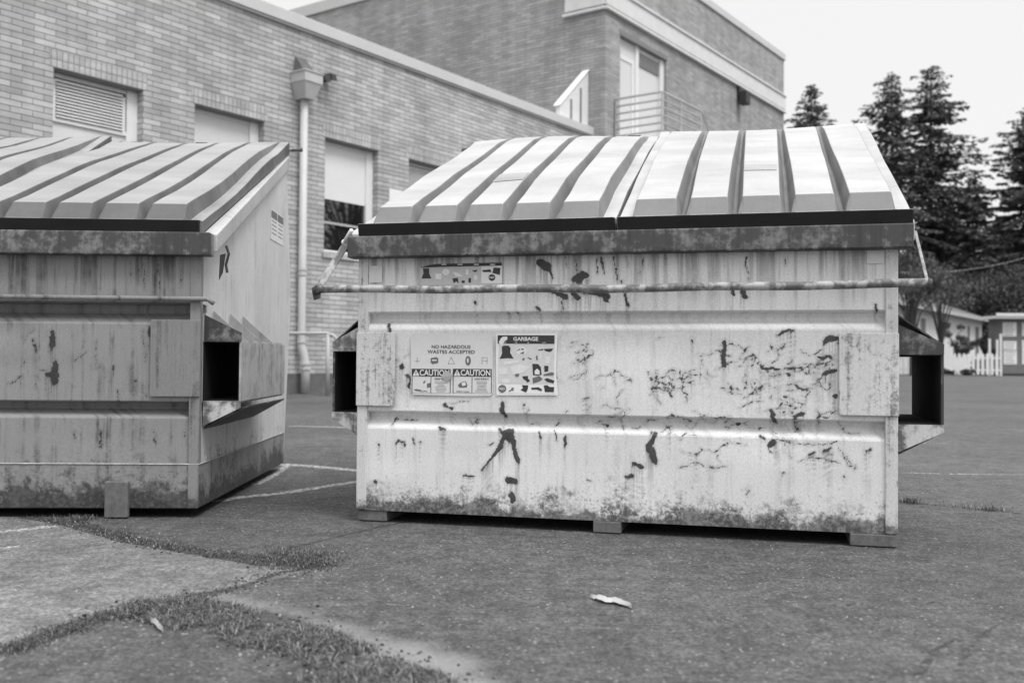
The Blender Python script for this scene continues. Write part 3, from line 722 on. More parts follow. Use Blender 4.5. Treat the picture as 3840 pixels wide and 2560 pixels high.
Rp = dict(W=1.83, D=1.42, low=.042, dx=.0045, grooves=[(.335, .402, .036), (.69, .756, .034)], seed=3, dz=-.016, hb=1.62, bul=.08,
          mat=M['steel_r'], side_mat=M['steel_side'], post_mat=M['post'], rim_mat=M['rim'], rx=.0, marks=marks_of(FR, R_items),
          pock=(.05, .66), pz=(.39, .612), eL=.125, eR=.148, sleeve=M['sleeve'], hood=(M['gusset'], M['sleeve']), gus=M['gusset'], fins=False,
          plates=((-.006, .142), (1.655, 1.836)), plz=(.417, .680), plate=M['plate'], lids=((.009, .932), (.941, 1.874)), mir=(False, True),
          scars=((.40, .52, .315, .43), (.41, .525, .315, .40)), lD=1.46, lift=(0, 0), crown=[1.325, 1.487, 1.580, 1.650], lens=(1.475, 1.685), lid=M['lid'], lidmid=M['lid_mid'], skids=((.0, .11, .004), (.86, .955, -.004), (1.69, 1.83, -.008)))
dr = make_dumpster('dumpster', RO, -math.radians(PLx), 'chipped pale steel dumpster with a caution sticker and a garbage sticker on its front', 1, Rp)
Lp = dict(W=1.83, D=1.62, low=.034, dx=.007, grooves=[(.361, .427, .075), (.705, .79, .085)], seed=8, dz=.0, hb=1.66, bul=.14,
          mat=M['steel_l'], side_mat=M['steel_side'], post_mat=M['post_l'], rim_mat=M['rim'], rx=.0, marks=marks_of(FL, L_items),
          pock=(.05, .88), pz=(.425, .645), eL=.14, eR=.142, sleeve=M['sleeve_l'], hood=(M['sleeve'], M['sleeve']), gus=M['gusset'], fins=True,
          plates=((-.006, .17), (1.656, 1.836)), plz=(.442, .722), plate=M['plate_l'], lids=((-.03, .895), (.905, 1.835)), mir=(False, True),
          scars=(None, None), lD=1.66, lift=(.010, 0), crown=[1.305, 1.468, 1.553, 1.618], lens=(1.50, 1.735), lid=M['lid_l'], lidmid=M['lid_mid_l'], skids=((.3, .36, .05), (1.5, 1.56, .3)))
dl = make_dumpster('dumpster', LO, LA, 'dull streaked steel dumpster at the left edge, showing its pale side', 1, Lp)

# left dumpster extras
mb = MB(); mb.box(-.002, 1.832, -.004, .006, .036, .195); mb.box(1.8305, 1.8345, .006, 1.6, .036, .195)
o = mb.build('skirt_plate', M['steel_l'], dl, bevel=.002); set_attr(o, 'peel', np.full(len(mb.v), .5))
mb = MB(); mb.tube([(-.002,-.005,.196),(1.834,-.005,.196),(1.836,.004,.196),(1.836,1.6,.196)], .0026, 6); mb.build('weld_bead', simple('weld_bead', .42, .5, 18), dl)
a_, b_ = FL(403, 1801)[0], FL(490, 1801)[0]
mb = MB(); mb.box(a_, b_, -.03, -.005, .004, .135); mb.build('foot_bracket', M['skid'], dl, bevel=.004)
mb = MB(); z_ = .803; mb.tube([(-.02, -.018, z_), (1.86, -.018, z_ - .004), (1.885, -.016, z_ - .02)], .009); mb.build('front_bar', M['plate_l'], dl, smooth=True)
mb = MB(); mb.prism([(1.895, .965), (1.915, .97), (1.905, .90), (1.892, .872)], 1, .02, .027); mb.tube([(1.915,.03,1.0),(1.925,.03,.97),(1.915,.03,.93),(1.92,.03,.90)], .005)
mb.build('latch_hook', M['black'], dl)
mb = MB(); mb.prism([(0.92, 1.08), (1.13, 1.11), (1.13, 1.29), (.92, 1.26)], 0, 1.8305, 1.8315)
mb = MB(); mb.box(1.8305, 1.8318, 1.22, 1.53, 1.17, 1.32); stk = mb.build('side_sticker', M['sticker_grey'], dl)
mb = MB()
for y0 in (1.23, 1.385): mb.box(1.8320, 1.8325, y0, y0 + .14, 1.278, 1.314)
for j in range(4): mb.box(1.8320, 1.8325, 1.24, 1.36, 1.262 - j*.02, 1.266 - j*.02); mb.box(1.8320, 1.8325, 1.40, 1.51, 1.262 - j*.02, 1.266 - j*.02)
mb.build('print', M['ink_soft'], stk)

# right dumpster: swinging bar with its arms
mb = MB(); pts = []
for i in range(25):
    t = i / 24; x = -.137 + t * (1.912 + .137)
    pts.append((x, -.06 - .006 * math.sin(t*9), .834 - .006 * math.sin(PI * t) + .002 * math.sin(t * 21)))
mb.tube(pts, .0138, 16); bar = mb.build('front_bar', M['bar'], dr, smooth=True)
mb = MB(); mb.tube([(-.152, -.06, .826), (-.136, -.06, .833)], [.016, .019], 12)
mb.hexa([(-.150,-.066,.795),(-.126,-.066,.803),(-.126,-.058,.803),(-.150,-.058,.795),(-.160,-.066,.838),(-.132,-.066,.848),(-.132,-.058,.848),(-.160,-.058,.838)])
mb.build('bar_end', M['sleeve'], bar)
mb = MB(); mb.tube([(1.911, -.06, .833), (1.921, -.06, .829)], [.020, .018], 12); mb.build('bar_end', M['sleeve'], bar)
for x0, x1, w_ in ((-.140, -.070, .017), (1.914, 1.890, .005)):
    mb = MB(); y0, y1 = -.055, .035
    for sx in ((0),):
        mb.hexa([(x0-w_,y0,.838),(x0+w_,y0,.838),(x0+w_,y0+.006,.838),(x0-w_,y0+.006,.838),(x1-w_,y1,1.01),(x1+w_,y1,1.01),(x1+w_,y1+.006,1.01),(x1-w_,y1+.006,1.01)])
    mb.build('bar_arm', M['bar'], bar, bevel=.002)
mb = MB(); mb.tube([(-.085, .05, 1.015), (-.035, .0, 1.052)], .008, 12); mb.tube([(-.088, .052, 1.0135), (-.082, .047, 1.018)], .0105, 12); mb.build('lock_rod', M['white'], dr, smooth=True)

# ---------------- stickers on the right dumpster (flat print on the sheet)
class Sheet:
    def __init__(s, off): s.y = -off
    def quad(s, mb, x0, y0, x1, y1, lift=0., m=0):
        a = FR(x0, y0); b = FR(x1, y1); mb.box(min(a[0], b[0]), max(a[0], b[0]), s.y - lift - .0004, s.y - lift, min(a[1], b[1]), max(a[1], b[1]), m)
    def poly(s, mb, pts, lift=0., m=0):
        q_ = [FR(*p_) for p_ in pts]; mb.prism(q_, 1, s.y - lift - .0004, s.y - lift, m)
    def text(s, mb, t, cx, cy, hpx, wpx=None, bold=.0, lift=0., m=0):
        v, f = text2d(t, bold); xs = [a[0] for a in v]; ysv = [a[1] for a in v]
        c = FR(cx, cy); hh = hpx * abs(FR(cx, cy)[1] - FR(cx, cy + 100)[1]) / 100; ww = (wpx or 0) * abs(FR(cx, cy)[0] - FR(cx + 100, cy)[0]) / 100
        x0, x1, y0, y1 = min(xs), max(xs), min(ysv), max(ysv); sy = hh / (y1 - y0); sx = ww / (x1 - x0) if wpx else sy
        dy = (FR(cx + 50, cy)[1] - c[1]) * 0
        mb.add([(c[0] + (a - (x0+x1)/2) * sx, s.y - lift - .0007, c[1] + (b - (y0+y1)/2) * sy) for a, b in v], f, m)
    def ell(s, mb, cx, cy, rx, ry, lift=0., m=0, n=16): s.poly(mb, [(cx + rx*math.cos(2*PI*k/n), cy + ry*math.sin(2*PI*k/n)) for k in range(n)], lift, m)
sh = Sheet(.0032)
def z2(x, y): return (1500 + x * 650 / 2352, 1200 + y * 650 / 2352)     # from the close-up of the stickers
# caution sticker
mb = MB(); pts = [z2(*p_) for p_ in [(165,185),(1200,185),(1245,215),(1262,300),(1262,990),(1235,1025),(900,1030),(180,1010),(155,980),(150,230)]]
sh.poly(mb, pts); cs = mb.build('caution_sticker', M['sticker_grey'], dr)
ink = MB(); pale = MB(); soft = MB()
sh.text(ink, 'NO HAZARDOUS', *z2(697, 362), 13, 146, .012, .0006); sh.text(ink, 'WASTES ACCEPTED', *z2(697, 430), 13, 178, .012, .0006)
for x0, x1 in ((165, 690), (722, 1248)):
    sh.quad(ink, *z2(x0, 658), *z2(x1, 768), .0006)
    for a, b, c_, d_ in ((x0, 768, x0+7, 990), (x1-7, 768, x1, 990), (x0, 985, x1, 992), (x0 + 256, 768, x0 + 262, 990)): sh.quad(ink, *z2(a, b), *z2(c_, d_), .0006)
    sh.poly(pale, [z2(x0+12, 755), z2(x0+105, 755), z2(x0+58, 668)], .0012)
    sh.quad(ink, *z2(x0+53, 695), *z2(x0+63, 730), .0018); sh.quad(ink, *z2(x0+53, 737), *z2(x0+63, 747), .0018)
    sh.text(pale, 'CAUTION', *z2(x0 + 308, 713), 23, 112, .022, .0012)
sh.text(ink, 'KEEP OFF!', *z2(560, 797), 6.5, 46, .02, .0006); sh.text(ink, 'LOAD EVENLY!', *z2(1112, 797), 6.5, 53, .02, .0006)
sh.text(ink, 'TIPPING HAZARD', *z2(855, 968), 5, 50, .01, .0006); sh.text(ink, 'HAZARD', *z2(330, 962), 5, 28, .01, .0006)
rr = random.Random(2)
for cx_ in (560, 1112):
    for j in range(8): w__ = rr.uniform(45, 85); sh.quad(soft, *z2(cx_ - w__, 828 + j*19.5), *z2(cx_ + w__, 834 + j*19.5), .0006)
sh.poly(soft, [z2(*p_) for p_ in [(422,515),(500,500),(525,520),(523,580),(445,598),(422,575)]], .0006)
sh.ell(soft, *z2(928, 550), 10.5, 18, .0006); sh.ell(pale, *z2(925, 548), 3.2, 9, .0012)
sh.quad(pale, *z2(440, 535), *z2(505, 552), .0012)
for p_ in ([(700,500),(745,590),(655,590)],):
    for a, b in zip(p_, p_[1:] + p_[:1]):
        d_ = Vector((b[0]-a[0], b[1]-a[1])).normalized(); n_ = (-d_.y*2, d_.x*2)
        sh.poly(soft, [z2(a[0]+n_[0], a[1]+n_[1]), z2(b[0]+n_[0], b[1]+n_[1]), z2(b[0]-n_[0], b[1]-n_[1]), z2(a[0]-n_[0], a[1]-n_[1])], .0006)
for a, b, c_, d_ in ((200,552,275,556),(236,505,240,580),(1115,505,1119,595),(1185,505,1189,595),(1115,505,1189,509),(1125,550,1185,554)): sh.quad(soft, *z2(a, b), *z2(c_, d_), .0006)
sh.poly(soft, [z2(*p_) for p_ in [(790,880),(835,840),(895,825),(920,880),(910,910),(850,915),(805,910)]], .0006)
sh.poly(pale, [z2(*p_) for p_ in [(840,850),(890,838),(903,880),(850,893)]], .0012)
sh.poly(soft, [z2(*p_) for p_ in [(325,830),(350,815),(345,850),(318,858)]], .0006); sh.poly(soft, [z2(*p_) for p_ in [(372,860),(420,850),(425,905),(372,918)]], .0006)
sh.poly(soft, [z2(*p_) for p_ in [(190,940),(230,932),(290,945),(285,965),(215,958)]], .0006)
ink.build('lettering', M['ink'], cs); pale.build('pale_lettering', M['ink_pale'], cs); soft.build('pictograms', M['ink_soft'], cs)
mb = MB(); q_ = [FR(*z2(*p_)) for p_ in [(562,780),(640,680),(740,745),(655,838)]]
mb.add([(q_[0][0], -.006, q_[0][1]), (q_[1][0], -.012, q_[1][1]), (q_[2][0], -.016, q_[2][1]), (q_[3][0], -.007, q_[3][1])], [(0,1,2,3)])
b0 = mb.v[:]; mb.add([(a, b + .0008, c_) for a, b, c_ in b0], [(3,2,1,0)]); mb.build('torn_flap', M['sticker_mid'], cs)
# garbage sticker
mb = MB(); sh.poly(mb, [z2(*p_) for p_ in [(1312,185),(2140,180),(2118,700),(2148,1018),(1312,1018),(1305,500)]]); gs = mb.build('garbage_sticker', M['sticker'], dr)
ink = MB(); pale = MB(); mid = MB(); soft = MB()
sh.quad(mid, *z2(1340, 322), *z2(2095, 870), .0005)
sh.quad(ink, *z2(1330, 205), *z2(2100, 322), .0010)
sh.text(pale, 'GARBAGE', *z2(1710, 255), 14.5, 94, .03, .0016)
for cx_, t_ in ((1430, 'YES'), (1578, 'YES'), (1745, 'SI'), (1962, 'RAAC')): sh.text(pale, t_, *z2(cx_, 305), 4, 3.2*len(t_), .02, .0016)
sh.poly(pale, [z2(*p_) for p_ in [(1345,300),(1372,250),(1400,225),(1460,222),(1462,262),(1420,290),(1400,340),(1375,350)]], .0016)
sh.poly(ink, [z2(*p_) for p_ in [(1385,365),(1410,345),(1480,345),(1505,380),(1498,440),(1545,522),(1470,515),(1355,525),(1390,450)]], .0010)
sh.ell(pale, *z2(1655, 422), 19, 16, .0010); sh.poly(soft, [z2(*p_) for p_ in [(1590,410),(1640,380),(1625,410)]], .0016); sh.poly(soft, [z2(*p_) for p_ in [(1630,450),(1690,425),(1680,462)]], .0016); sh.ell(soft, *z2(1668, 395), 5, 3, .0016)
sh.poly(ink, [z2(*p_) for p_ in [(1880,400),(1945,388),(1945,408),(1882,412)]], .0010); sh.poly(ink, [z2(*p_) for p_ in [(1952,390),(2085,385),(2060,420),(2030,432),(1975,418)]], .0010)
sh.poly(pale, [z2(*p_) for p_ in [(1410,560),(1600,545),(1612,575),(1415,612)]], .0010); sh.quad(pale, *z2(1350, 650), *z2(1455, 735), .0010)
sh.poly(pale, [z2(*p_) for p_ in [(1500,640),(1640,600),(1760,640),(1700,690),(1620,730),(1540,740)]], .0010); sh.poly(soft, [z2(*p_) for p_ in [(1560,735),(1620,720),(1618,760),(1580,770)]], .0016)
sh.poly(pale, [z2(*p_) for p_ in [(1975,495),(2045,500),(2025,590),(1985,585)]], .0010); sh.quad(pale, *z2(1900, 440), *z2(1925, 520), .0010)
sh.poly(soft, [z2(*p_) for p_ in [(1660,520),(1700,512),(1690,545),(1668,545)]], .0010); sh.poly(soft, [z2(*p_) for p_ in [(1730,500),(1790,520),(1785,540),(1745,520)]], .0010); sh.poly(soft, [z2(*p_) for p_ in [(1850,480),(1868,480),(1875,540),(1850,540)]], .0010)
sh.poly(ink, [z2(*p_) for p_ in [(1800,590),(1880,595),(1915,640),(1925,740),(1870,752),(1808,745)]], .0010); sh.poly(pale, [z2(*p_) for p_ in [(1830,690),(1865,655),(1900,690),(1898,735),(1835,735)]], .0016)
sh.poly(ink, [z2(*p_) for p_ in [(1958,618),(2018,620),(2015,695),(1965,705)]], .0010); sh.poly(soft, [z2(*p_) for p_ in [(1950,735),(2060,705),(2095,715),(2085,752),(1955,755)]], .0010)
sh.poly(ink, [z2(*p_) for p_ in [(1665,760),(1740,755),(1740,790),(1770,820),(1735,848),(1700,810),(1672,795)]], .0010)
sh.poly(soft, [z2(*p_) for p_ in [(1800,785),(1895,755),(1940,800),(1900,830),(1810,858)]], .0010); sh.poly(ink, [z2(*p_) for p_ in [(1960,800),(2000,785),(2100,820),(2085,858),(1995,835)]], .0010)
sh.ell(pale, *z2(1440, 825), 16, 9, .0010)
sh.ell(soft, *z2(1392, 928), 15.5, 15, .0010, n=8); sh.text(pale, 'NO', *z2(1392, 930), 9, 19, .03, .0016)
sh.poly(soft, [z2(*p_) for p_ in [(1475,960),(1510,940),(1520,915),(1550,912),(1540,940),(1555,955),(1520,952),(1490,968)]], .0010)
sh.poly(ink, [z2(*p_) for p_ in [(1660,880),(1745,882),(1735,940),(1715,980),(1640,945),(1672,920)]], .0010)
sh.poly(ink, [z2(*p_) for p_ in [(1785,915),(1880,908),(1930,935),(1925,962),(1860,940),(1790,942)]], .0010)
sh.poly(ink, [z2(*p_) for p_ in [(1955,885),(2000,880),(2035,905),(2095,905),(2090,975),(1970,972)]], .0010)
sh.quad(ink, *z2(1340, 985), *z2(2112, 998), .0010)
mid.build('tinted_field', M['tint'], gs); ink.build('lettering', M['ink'], gs); pale.build('pale_lettering', M['ink_pale'], gs); soft.build('pictograms', M['ink_soft'], gs)
# upper sticker behind the bar
def z5(x, y): return (1100 + x / 1.96, 450 + y / 1.96)
mb = MB(); sh.poly(mb, [z5(*p_) for p_ in [(932,1088),(1030,1065),(1538,1045),(1538,1215),(935,1215)]]); us = mb.build('sorting_sticker', M['sticker_mid'], dr)
ink = MB(); pale = MB()
sh.poly(ink, [z5(*p_) for p_ in [(932,1088),(1000,1066),(1070,1058),(1534,1048),(1534,1070),(1100,1080),(1000,1084)]], .0010)
for cx_ in (1110, 1228, 1348, 1468): sh.quad(pale, *z5(cx_ - 18, 1059), *z5(cx_ + 18, 1066), .0016)
sh.poly(ink, [z5(*p_) for p_ in [(955,1092),(1000,1090),(1002,1130),(1018,1165),(945,1165),(960,1125)]], .0010)
sh.quad(pale, *z5(1385, 1075), *z5(1536, 1200), .0010); sh.poly(ink, [z5(*p_) for p_ in [(1388,1105),(1450,1098),(1460,1118),(1400,1118)]], .0016); sh.poly(ink, [z5(*p_) for p_ in [(1475,1085),(1525,1088),(1520,1140),(1465,1125)]], .0016)
sh.ell(ink, *z5(1462, 1158), 13, 13, .0016, n=8); sh.text(pale, 'NO', *z5(1462, 1158), 8, 17, .03, .0022)
sh.ell(pale, *z5(1125, 1117), 14, 12, .0010); sh.quad(pale, *z5(1047, 1130), *z5(1092, 1170), .0010); sh.poly(pale, [z5(*p_) for p_ in [(1175,1115),(1215,1125),(1250,1150),(1195,1150)]], .0010)
sh.poly(ink, [z5(*p_) for p_ in [(1315,1105),(1360,1102),(1340,1120)]], .0010); sh.poly(ink, [z5(*p_) for p_ in [(1172,1165),(1210,1160),(1218,1200),(1200,1185),(1182,1200)]], .0010); sh.quad(ink, *z5(1240, 1180), *z5(1262, 1198), .0010); sh.quad(ink, *z5(1290, 1162), *z5(1308, 1195), .0010)
sh.quad(pale, *z5(1270, 1100), *z5(1290, 1135), .0010); sh.quad(pale, *z5(1330, 1142), *z5(1355, 1175), .0010)
ink.build('lettering', M['ink'], us); pale.build('pale_pictograms', M['ink_pale'], us)
mb = MB(); sh.quad(mb, *z5(560, 1072), *z5(655, 1195)); mb.build('blank_label', M['sticker_grey'], dr)
mb = MB(); sh.quad(mb, 3250, 940, 3315, 988); mb.build('blank_label', M['sticker_grey'], dr)

# ------------------------------------------------------------------ brick buildings
WR = math.atan2(.8175, .576)
W0 = Vector((-3.42, 16.8, 0))
wing = empty('brick_wing', W0, WR, 'low pale brick school wing with a row of tall windows and a downspout', 'building')
def wall_holes(mb, t0, t1, h0, h1, holes, dep):
    ts = sorted({t0, t1, *[q_ for h in holes for q_ in h[:2]]}); hs = sorted({h0, h1, *[q_ for h in holes for q_ in h[2:]]})
    for a, b in zip(ts[:-1], ts[1:]):
        for c_, d_ in zip(hs[:-1], hs[1:]):
            if any(h[0] <= a and b <= h[1] and h[2] <= c_ and d_ <= h[3] for h in holes): continue
            mb.add([(a,0,c_),(b,0,c_),(b,0,d_),(a,0,d_)], [(0,1,2,3)])
    for a, b, c_, d_ in holes:
        mb.add([(a,0,c_),(b,0,c_),(b,0,d_),(a,0,d_),(a,dep,c_),(b,dep,c_),(b,dep,d_),(a,dep,d_)], [(0,4,5,1),(1,5,6,2),(2,6,7,3),(3,7,4,0)])
LT = 4.40; SB = 2.43
wins = [(-4.594, -3.25, 'louver'), (-2.37, -1.036, 'panel'), (.31, 1.644, 'blind'), (2.49, 3.82, 'louver')]
T0, T1, HW = -16, 9.6, 6.1
mb = MB(); wall_holes(mb, T0, T1, .335, HW, [(a, b, SB, LT) for a, b, _ in wins], .26)
mb.add([(T1,0,.335),(T1,9,.335),(T1,9,HW),(T1,0,HW)], [(0,1,2,3)]); mb.add([(T0,0,.335),(T0,9,.335),(T0,9,HW),(T0,0,HW)], [(3,2,1,0)]); mb.add([(T0,9,.335),(T1,9,.335),(T1,9,HW),(T0,9,HW)], [(3,2,1,0)])
wall = mb.build('wall', M['brick'], wing)
mb = MB(); mb.box(T0, T1 - .01, -.025, 8.9, -.3, .334); mb.build('plinth', M['plinth'], wing)
mb = MB(); mb.box(T0, T1 + .0, -.07, .35, HW + .001, HW + .20); mb.box(T0, T1, -.045, .0, HW - .035, HW); mb.build('coping', M['coping'], wing, bevel=.008)
mb = MB(); mb.box(T0 + .01, T1 - .01, .36, 8.98, HW - .4, HW - .3); mb.build('roof', M['roofing'], wing)
for a, b, kind in wins:
    e = MB(); fw = .055
    # frame
    e.box(a, a+fw, .15, .21, SB+.0, LT-.03); e.box(b-.17, b, .13, .21, SB, LT-.03); e.box(a+fw, b-.17, .15, .21, LT-.085, LT-.031); e.box(a+fw, b-.17, .15, .21, SB, SB+.05)
    win = e.build('window', M['white'], wing, bevel=.004)
    x0, x1 = a + fw, b - .17
    mb = MB(); mb.box(a - .06, b + .06, -.006, .02, LT + .001, LT + .225); mb.build('soldier_course', M['soldier'], win)
    mb = MB(); mb.box(a - .04, b + .04, .0205, .25, LT - .03, LT - .001); mb.box(a-.02, b+.02, -.004, .02, LT-.012, LT-.001); mb.build('lintel', M['lintel'], win)
    mb = MB(); mb.hexa([(a-.05,-.03,SB-.11),(b+.05,-.03,SB-.11),(b+.05,.1,SB-.11),(a-.05,.1,SB-.11),(a-.05,-.03,SB-.03),(b+.05,-.03,SB-.03),(b+.05,.16,SB-.001),(a-.05,.16,SB-.001)]); mb.build('sill', M['soldier'], win)
    if kind == 'louver':
        zt_, zb_ = LT - .11, LT - .68
        mb = MB(); mb.box(x0+.001, x1-.001, .17, .19, SB+.051, zb_); mb.build('infill_panel', M['panel'], win)
        mb = MB(); mb.box(x0+.02, x1-.001, .14, .165, zb_, zb_+.05); mb.box(x0+.02, x1-.06, .14, .165, zt_-.03, zt_); mb.box(x0+.02, x0+.06, .14, .165, zb_+.05, zt_-.03); mb.box(x1-.06, x1-.02, .14, .165, zb_+.05, zt_-.03)
        lv = mb.build('louver', M['white'], win)
        mb = MB(); n = 11
        for i in range(n):
            z = zb_ + .06 + i * (zt_ - zb_ - .10) / n
            mb.hexa([(x0+.06,.120,z),(x1-.06,.120,z),(x1-.06,.16,z+.028),(x0+.06,.16,z+.028),(x0+.06,.120,z+.012),(x1-.06,.120,z+.012),(x1-.06,.16,z+.040),(x0+.06,.16,z+.040)])
        mb.build('slats', M['white'], lv)
        mb = MB(); mb.box(x0+.021, x1-.021, .1905, .2, zb_+.01, zt_); mb.build('backing', M['plinth'], lv)
    elif kind == 'panel':
        mb = MB(); mb.box(x0+.001, x1-.001, .17, .19, SB+.051, LT-.086); mb.build('infill_panel', M['panel'], win)
    else:
        mb = MB(); mb.box(x0+.001, x1-.001, .165, .175, 3.37, LT-.086); mb.build('blind', M['blind'], win)
        mb = MB(); mb.box(x0+.001, x1-.001, .18, .186, SB+.051, 3.369); mb.build('pane', M['glass'], win)
        mb = MB(); mb.box(x0+.001, x1-.001, .16, .179, 2.94, 2.98); mb.build('mullion', M['rail'], win)
# downspout with conductor head
mb = MB(); px_ = -.29; mb.tube([(px_,-.12,5.0),(px_,-.12,.95),(px_,-.12,.80),(px_+.03,-.16,.62),(px_+.05,-.17,.45),(px_+.05,-.17,.02)], [.064,.064,.066,.07,.075,.075], 16)
dsp = mb.build('downspout', M['pipe'], wing, smooth=True)
mb = MB()
for z, rr_, xx, yy in ((2.06,.076,0,-.12),(1.98,.076,0,-.12),(.86,.078,0,-.12),(.50,.09,.045,-.17),(.42,.09,.05,-.17)): mb.tube([(px_+xx,yy,z-.02),(px_+xx,yy,z+.02)], rr_, 16)
mb.build('collar', M['pipe'], dsp)
mb = MB(); hz = 5.0
mb.hexa([(px_-.10,-.26,hz-.12),(px_+.10,-.26,hz-.12),(px_+.10,-.001,hz-.12),(px_-.10,-.001,hz-.12),(px_-.19,-.34,hz+.14),(px_+.19,-.34,hz+.14),(px_+.19,-.001,hz+.14),(px_-.19,-.001,hz+.14)])
mb.box(px_-.20, px_+.20, -.35, -.001, hz+.14, hz+.30); mb.box(px_-.215, px_+.215, -.365, -.001, hz+.30, hz+.325); mb.build('conductor_head', M['pipe'], dsp, bevel=.004)
mb = MB(); mb.hexa([(px_-.15,-.26,hz+.326),(px_+.15,-.26,hz+.326),(px_+.15,-.001,hz+.326),(px_-.15,-.001,hz+.326),(px_-.11,-.06,hz+.56),(px_+.11,-.06,hz+.56),(px_+.11,-.001,hz+.6),(px_-.11,-.001,hz+.6)]); mb.build('scupper', M['plinth'], dsp)
mb = MB(); lx, lz = .22, 5.38; mb.box(lx-.05, lx+.05, -.06, -.001, lz-.06, lz+.06); mb.hexa([(lx-.16,-.24,lz-.10),(lx-.02,-.24,lz-.10),(lx-.02,-.07,lz-.04),(lx-.16,-.07,lz-.04),(lx-.16,-.22,lz+.02),(lx-.02,-.22,lz+.02),(lx-.02,-.06,lz+.06),(lx-.16,-.06,lz+.06)])
mb.hexa([(lx+.02,-.22,lz-.05),(lx+.14,-.22,lz-.05),(lx+.14,-.05,lz-.0),(lx+.02,-.05,lz-.0),(lx+.02,-.20,lz+.06),(lx+.14,-.20,lz+.06),(lx+.14,-.04,lz+.09),(lx+.02,-.04,lz+.09)]); mb.build('floodlight', M['black'], wing)
mb = MB(); mb.box(1.93, 2.42, -.03, -.001, 3.05, 3.74); mb.build('wall_sign', M['sticker'], wing, bevel=.004)
# slanting white bulkhead on the wing's roof
mb = MB(); mb.prism([(7.98, HW+.205), (9.34, HW+.205), (9.34, 7.80), (7.98, 6.62)], 1, .10, .22); bk = mb.build('roof_bulkhead', M['white'], wing, bevel=.01)
mb = MB(); mb.hexa([(7.92,.07,6.58),(9.40,.07,7.85),(9.40,.26,7.85),(7.92,.26,6.58),(7.92,.07,6.61),(9.40,.07,7.88),(9.40,.26,7.88),(7.92,.26,6.61)]); mb.build('bulkhead_cap', M['white'], bk)
mb = MB(); mb.box(8.42, 8.50, .09, .105, HW+.25, 6.85); mb.box(8.86, 8.94, .09, .105, HW+.25, 7.22); mb.build('slots', M['lintel'], bk)

# taller block
C2 = Vector((2.22, 24.15, 0))
blk = empty('brick_block', C2, WR, 'tall two storey brick block with a pale stone band and an upper balcony', 'building')
HB = 11.0; RL, LL = 12.33, 26.
dr_ = (.74, 3.33, 5.98, 8.84)
mb = MB(); wall_holes(mb, 0, RL, 0, HB, [dr_], .22)
mb.add([(0,0,0),(0,LL,0),(0,LL,HB),(0,0,HB)], [(3,2,1,0)]); mb.add([(RL,0,0),(RL,LL,0),(RL,LL,HB),(RL,0,HB)], [(0,1,2,3)]); mb.add([(0,LL,0),(RL,LL,0),(RL,LL,HB),(0,LL,HB)], [(3,2,1,0)])
mb.build('wall', M['brick2'], blk)
mb = MB(); mb.box(-.05, RL+.05, -.05, .3, HB+.001, HB+.22); mb.box(-.05, .3, .301, LL, HB+.001, HB+.34)
mb.box(RL-.3, RL+.05, .301, LL, HB+.001, HB+.22); mb.build('coping', M['coping'], blk, bevel=.01)
mb = MB(); mb.box(.3, RL-.3, .3, LL-.01, HB-.5, HB-.4); mb.build('roof', M['roofing'], blk)
mb = MB(); zs0 = 9.16
mb.box(-.03, RL+.03, -.06, -.001, zs0+.12, zs0+.56); mb.box(-.05, RL+.05, -.09, -.001, zs0+.0, zs0+.075); mb.box(-.05, RL+.05, -.10, -.001, zs0+.561, zs0+.62)
mb.box(-.06, -.001, -.0005, 1.15, zs0+.12, zs0+.75); mb.box(-.09, -.001, 0, 1.2, zs0, zs0+.075); mb.build('stone_band', M['stone'], blk, bevel=.01)
# glazed door and window in the opening
a, b, z0, z1 = dr_
mb = MB(); xm = 1.72
mb.box(a, a+.06, .10, .18, z0, z1-.10); mb.box(xm, xm+.16, .08, .18, z0, z1-.10); mb.box(b-.22, b, .08, .18, z0, z1-.10); mb.box(a+.06, xm, .12, .18, z1-.16, z1-.101); mb.box(xm+.16, b-.22, .12, .18, z1-.16, z1-.101)
mb.box(a+.06, xm, .12, .17, z1-.62, z1-.52); mb.box(a+.06, a+.16, .12, .17, z0, z1-.62); mb.box(xm-.14, xm, .12, .17, z0, z1-.62)
dw = mb.build('door_frame', M['white'], blk, bevel=.004)
mb = MB(); mb.box(a+.06, xm, .13, .14, z1-.519, z1-.161); mb.box(xm+.161, b-.221, .13, .14, z1-.55, z1-.161); mb.build('transom_panel', M['panel'], dw)
mb = MB(); mb.box(a+.161, xm-.141, .14, .15, z0, z1-.621); mb.build('door_pane', M['glass_pale'], dw)
mb = MB(); mb.box(xm+.161, b-.221, .15, .16, z0+.05, z1-.551); mb.build('pane', M['glass_pale'], dw)
mb = MB()
for i in range(9): z = z1 - .56 + i*.04; mb.box(xm+.17, b-.23, .118, .128, z, z+.018)
mb.build('louver', M['lintel'], dw)
mb = MB(); mb.box(a-.03, b+.03, -.012, .1, z1-.10, z1+.01); mb.build('lintel', M['lintel'], dw)
